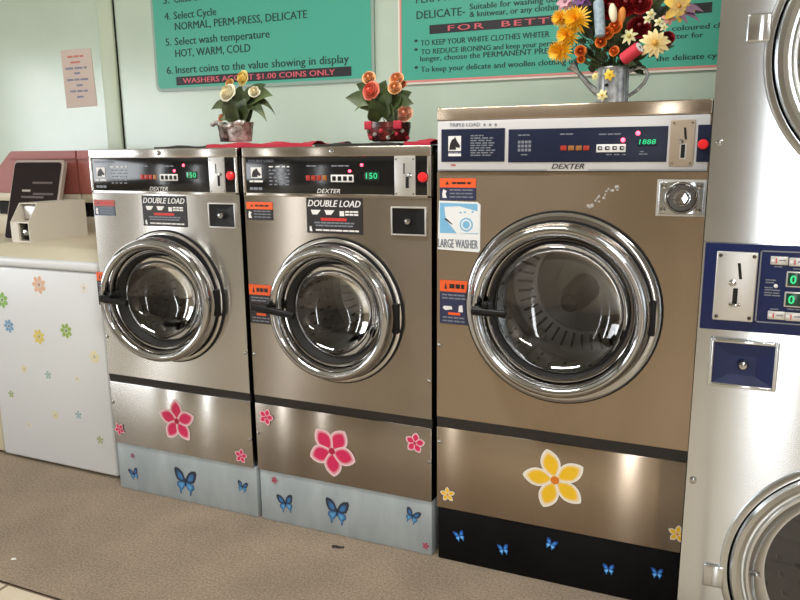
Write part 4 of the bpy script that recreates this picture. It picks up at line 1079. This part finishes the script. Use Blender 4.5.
pot_plant('white artificial roses in a pale bark pot standing across two washer tops', 220.5, 254, 143.5, 122.5, .17,
    [(226.7,91.7,8,cream,cin,-.03),(241.7,77.5,6.5,(240,220,140),(226,190,90),-.01),(254,91,5.2,cream,cin,-.03),(229,82,4,(222,178,110),(210,150,80),0),(221.5,117,4,(214,160,120),(190,130,90),-.02)],
    [(238,122,224,98,7.5,.1,-.03),(240,123,228,106,8,.05,-.05),(240,124,246,98,8,.0,-.05),(241,124,250,110,7.5,.05,-.06),(240,110,240,86,6.5,.1,.0),(246,108,273,96,6.5,.18,-.03),(246,106,266,84,6,.1,0),(250,112,276,116,2.6,.35,-.03),(246,112,267,122,4,.3,-.05),(230,108,211,110,4,.2,-.02),(236,118,220,120,3.5,.1,-.04),(243,104,256,86,5,.05,-.02),(238,122,236,104,7,0,-.06),(246,122,254,106,6,.05,-.04)], 0)
coral, co_in = (236,136,112), (222,98,80); ora, oin = (236,182,130), (226,150,96)
pot_plant('coral and orange artificial roses in a dark red pot on the middle washer', 371, 409, 143.5, 122.5, .17,
    [(370,90,8.5,coral,co_in,-.04),(368.5,77,6,ora,oin,-.01),(396,78,6.5,(234,170,120),(222,138,92),-.01),(394.5,87,6,ora,oin,-.03),(404,113,7.5,(222,170,140),(206,140,110),-.04),(402,84,4,(214,130,90),(196,100,60),0)],
    [(380,112,345,98,7,.14,-.03),(380,110,356,84,5.5,.18,-.01),(378,108,386,80,6,.1,0),(382,118,372,98,7.5,.0,-.05),(385,118,384,94,8,.0,-.05),(392,116,414,104,6.5,.25,-.03),(390,112,412,92,5.5,.15,0),(384,112,354,112,3,.3,-.04),(378,122,370,108,5.5,.0,-.05),(388,122,392,104,8,0,-.05),(394,122,398,110,7,.0,-.06),(392,108,402,92,6,.1,-.02),(386,106,390,86,6,0,-.02),(390,124,392,134,4,-.2,-.08)], 1)

# watering can with the big bunch
YC = .20; ztr = 1.4224
a = at(596.5,99,YC); b2 = at(628,99,YC); wcx = (a.x+b2.x)/2; wr = (b2.x-a.x)/2; zc0 = ztr+.0008; zc1 = at(612,67.5,YC).z
can = thing('watering_can', 'small galvanised watering can holding flowers on top of the largest washer', 'watering can', (wcx, YC, zc0))
p = MB(); prof = [(.001,zc0),(wr*.96,zc0),(wr,zc0+.003)]
nr = 8
for i in range(nr+1): zz_ = zc0+.004+(zc1-zc0-.012)*i/nr; prof += [(wr*(.99-.03*i/nr), zz_)]
prof += [(wr*.98,zc1-.006),(wr*1.0,zc1-.003),(wr*.96,zc1),(wr*.9,zc1-.003),(wr*.88,zc1-.02),(.001,zc1-.02)]
p.lathe(prof, 'galvanised', (wcx,YC,0), 'z', 40)
for i in range(22):
    an = 2*PI*i/22; p.tube([(wcx+wr*.985*math.cos(an), YC+wr*.985*math.sin(an), zc0+.006), (wcx+wr*.96*math.cos(an), YC+wr*.96*math.sin(an), zc1-.01)], .0016, 'galvanised', 6)
p.build('body', can)
s0 = at(597,95,YC); s1_ = at(577,71,YC)
p = MB(); p.tube([s0+Vector((.01,0,-.002)), s0.lerp(s1_,.4), s1_], [.0105,.0085,.006], 'galvanised', 14)
d = (s1_-s0).normalized(); p.tube([s1_-d*.004, s1_+d*.008, s1_+d*.020, s1_+d*.023], [.006,.010,.019,.019], 'galvanised', 18); p.build('spout', can)
h = [at(627,97,YC), at(636,91,YC), at(644,83,YC), at(648,75.5,YC), at(646,69.5,YC), at(639,67.5,YC), at(628,71,YC)]
p = MB(); p.tube(h, [.005]*7, 'galvanised', 10); p.build('handle', can)
for px, py, r_, cc in ((609,74.5,6,(236,196,50)), (602,95,6,(232,220,160)), (595,76,4,(220,210,140))):
    q = at(px, py, YC-wr-.004); daisy(q, size_at(r_, q), (0,-1,.1), 6, rgb(*cc), rgb(*cc), rgb(232,180,40), 1, .3, .1).build('daisy_trim', can)
q = at(606.5,85,YC-wr-.002); ball(q, .005, 'black_plastic').build('bead', can)

bq = thing('flower_bunch', 'mixed bunch of artificial flowers in the small watering can', 'flowers', (wcx, YC, zc1))
gl_ = MB(); rr = random.Random(11)
root_p = Vector((wcx, YC, zc1-.012))
def stem(q):
    t = MB(); t.tube([root_p+Vector((rr.uniform(-.6,.6)*wr*.7, rr.uniform(-.4,.4)*wr, 0)), root_p.lerp(q,.55)+Vector((0,.01,.012)), q], .0016, 'leaf_dark', 6)
    return t
fol = MB()
for i in range(330):
    px = rr.gauss(620, 23); py = rr.uniform(-26, 70); px = min(max(px, 573), 676)
    if py > 48 and abs(px-614) > 40: continue
    dy = rr.uniform(-.02,.06); B = at(px, py, YC+dy); A = root_p.lerp(B, rr.uniform(.55,.8)); 
    leaf(fol, A, B+Vector((rr.uniform(-.01,.01),-.01,rr.uniform(-.02,.01))), rr.uniform(.007,.016), rr.uniform(0,.25), 'leaf_dark' if rr.random() < .55 else 'leaf', rr.uniform(-.8,.8), 5)
fol.build('foliage', bq)
def put(o_mb, nm): return o_mb.build(nm, bq)
def P(px, py, dy=0): return at(px, py, YC-.035+dy)
Yc1, Yc2, Yco = rgb(244,190,30), rgb(226,150,16), rgb(226,150,20)
sts = MB()
for px, py, r_, n_, nr_ in ((577,20,15,(-.3,-1,.2),1),(563,19,11,(-.7,-1,.2),1),(562,50,14,(-.7,-1,-.3),1),(569,35,13,(-.5,-1,0),1)):
    q = P(px,py,-.02); put(daisy(q, size_at(r_, q), n_, 22, Yc1, Yc2, Yco, 3, .085, .35, .16), 'yellow_chrysanthemum'); sts.tube([root_p, root_p.lerp(q,.5)+Vector((0,0,.01)), q], .0018, 'leaf_dark', 6)
for px, py, r_ in ((607.5,33,5.2),(600.7,41.6,5),(613.8,50.6,4.5),(580.5,51,5),(615,26,6),(581,59,3.5)):
    q = P(px,py,-.03); put(rose(q, size_at(r_, q), (rr.uniform(-.3,.3),-1,rr.uniform(-.2,.3)), rgb(232,130,50), rgb(200,84,24)), 'orange_bud'); sts.tube([root_p, root_p.lerp(q,.5), q+Vector((0,.004,0))], .0015, 'leaf_dark', 6)
for px, py, r_, co_ in ((639,26,10,(150,24,30)),(610,6,11,(176,28,34)),(625,3,11,(170,26,30)),(667,38,6.5,(140,22,34)),(641,3,9,(160,34,34))):
    q = P(px,py,0); put(rose(q, size_at(r_, q), (rr.uniform(-.2,.3),-1,.3), rgb(*co_), rgb(int(co_[0]*.6),10,14)), 'red_rose'); sts.tube([root_p, root_p.lerp(q,.5), q+Vector((0,.006,0))], .0015, 'leaf_dark', 6)
q = P(655,43,-.03); put(daisy(q, size_at(15,q), (.25,-1,.1), 13, rgb(240,222,166), rgb(226,184,96), rgb(214,160,60), 1, .2, .3, .2), 'cream_daisy')
q = P(629,36,-.02); put(daisy(q, size_at(9,q), (0,-1,.2), 7, rgb(226,222,178), rgb(190,186,110), rgb(190,180,90), 1, .2, .2), 'cream_daisy')
for px, py, r_ in ((651,14,6),(659,22,5.5),(648,19,5),(664,27,4.5)):
    q = P(px,py,-.01); put(daisy(q, size_at(r_,q), (.2,-1,.2), 5, rgb(232,224,190), rgb(200,196,130), rgb(210,190,90), 1, .3, .2), 'cream_blossom')
q = P(679,6,-.01); put(daisy(q, size_at(17,q), (.4,-1,-.1), 6, rgb(240,196,70), rgb(226,190,120), rgb(196,130,40), 1, .26, .35, .14), 'yellow_lily')
q = P(669,18,0); put(daisy(q, size_at(8,q), (.2,-1,.1), 6, rgb(222,160,140), rgb(196,120,110), rgb(200,150,80), 1, .28, .2), 'pink_blossom')
for px, py in ((566,2),(582,0)):
    q = P(px,py,0); c1 = rgb(196,150,160) if px < 570 else rgb(110,70,120); put(daisy(q, size_at(11,q), (-.3,-1,.2), 7, c1, c1, rgb(120,80,90), 2, .26, .3), 'pink_blossom' if px < 570 else 'purple_blossom')
pb = MB(); base = P(672,10,.02)
for px, py in ((700,22),(696,14),(688,24),(704,12)): leaf(pb, base, P(px,py,-.02), .010, .12, 'purple_leaf' if 'purple_leaf' in MATS else 'leaf_dark')
pb.build('purple_leaf', bq)
q1, q2 = P(600.5,37,-.035), P(598.5,1,-.02); c = MB(); ax = (q2-q1)
c.tube([q1, q1+ax*.03, q1+ax*.5, q1+ax*.95, q2, q2+ax*.01], [.006,.0135,.0145,.0145,.0125,.006], 'candle_blue', 18); c.build('blue_spike', bq)
q = P(613,13,-.03); put(ball(q, size_at(4,q), 'tinted', rgb(236,224,190), (1,1,2.4), (-.15,0,1)), 'cream_bud')
q = P(621.5,16,-.02); put(ball(q, size_at(4,q), 'tinted', rgb(214,130,50), (1,.6,2.2), (.1,0,1)), 'orange_petal')
q1, q2 = P(623.5,59,-.03), P(639.5,47.5,-.05); ax = q2-q1; c = MB()
pts = []; rd = []
for i in range(13): pts.append(q1+ax*(i/12)); rd.append(.0165+.0012*(i % 2))
c.tube(pts, rd, 'spool_red' if 'spool_red' in MATS else 'red_cloth', 18); sp = c.build('red_spool', bq)
c = MB(); c.tube([q2-ax*.02, q2+ax*.03], .0135, 'label_white', 18); c.tube([q2+ax*.02, q2+ax*.04], .004, 'label_black', 10); c.build('spool_end', sp)
sts.build('stem', bq)

# ------------------------------------------------------------------ light
def area(name, loc, rot, sx, sy, e, col=(1,1,1)):
    L = bpy.data.lights.new(name, 'AREA'); L.shape = 'RECTANGLE'; L.size = sx; L.size_y = sy; L.energy = e; L.color = col
    o = bpy.data.objects.new(name, L); COL.objects.link(o); o.location = loc; o.rotation_euler = rot; return o
for i, (a0, a1, z0, z1) in enumerate(FRONT):
    area('daylight', ((a0+a1)/2, YF-.16, (z0+z1)/2), (PI/2,0,0), a1-a0, z1-z0, (20 if i == 0 else 27), (.98,.99,1))
for a0, a1, z0, z1 in LEFT:
    area('daylight', (XL-.16, (a0+a1)/2, (z0+z1)/2), (PI/2,0,-PI/2), a1-a0, z1-z0, 13*(a1-a0)*(z1-z0)*(3.0 if a0 < -4 else 1.35), (.97,.99,1))
for x, y, e in ((1.0,-.75,38),(3.5,-2.9,75)):
    area('ceiling_fill', (x, y, ZC-.03), (0,0,0), 1.2, .15, e, (1,.99,.97))  # unseen fill lights, added under the ceiling to brighten wall and machines
w = bpy.data.worlds.new('world'); SC.world = w; w.use_nodes = True
bg = w.node_tree.nodes['Background']; bg.inputs[0].default_value = (.75,.86,1,1); bg.inputs[1].default_value = 1.2
SC.view_settings.view_transform = 'Standard'
SC.view_settings.exposure = 0
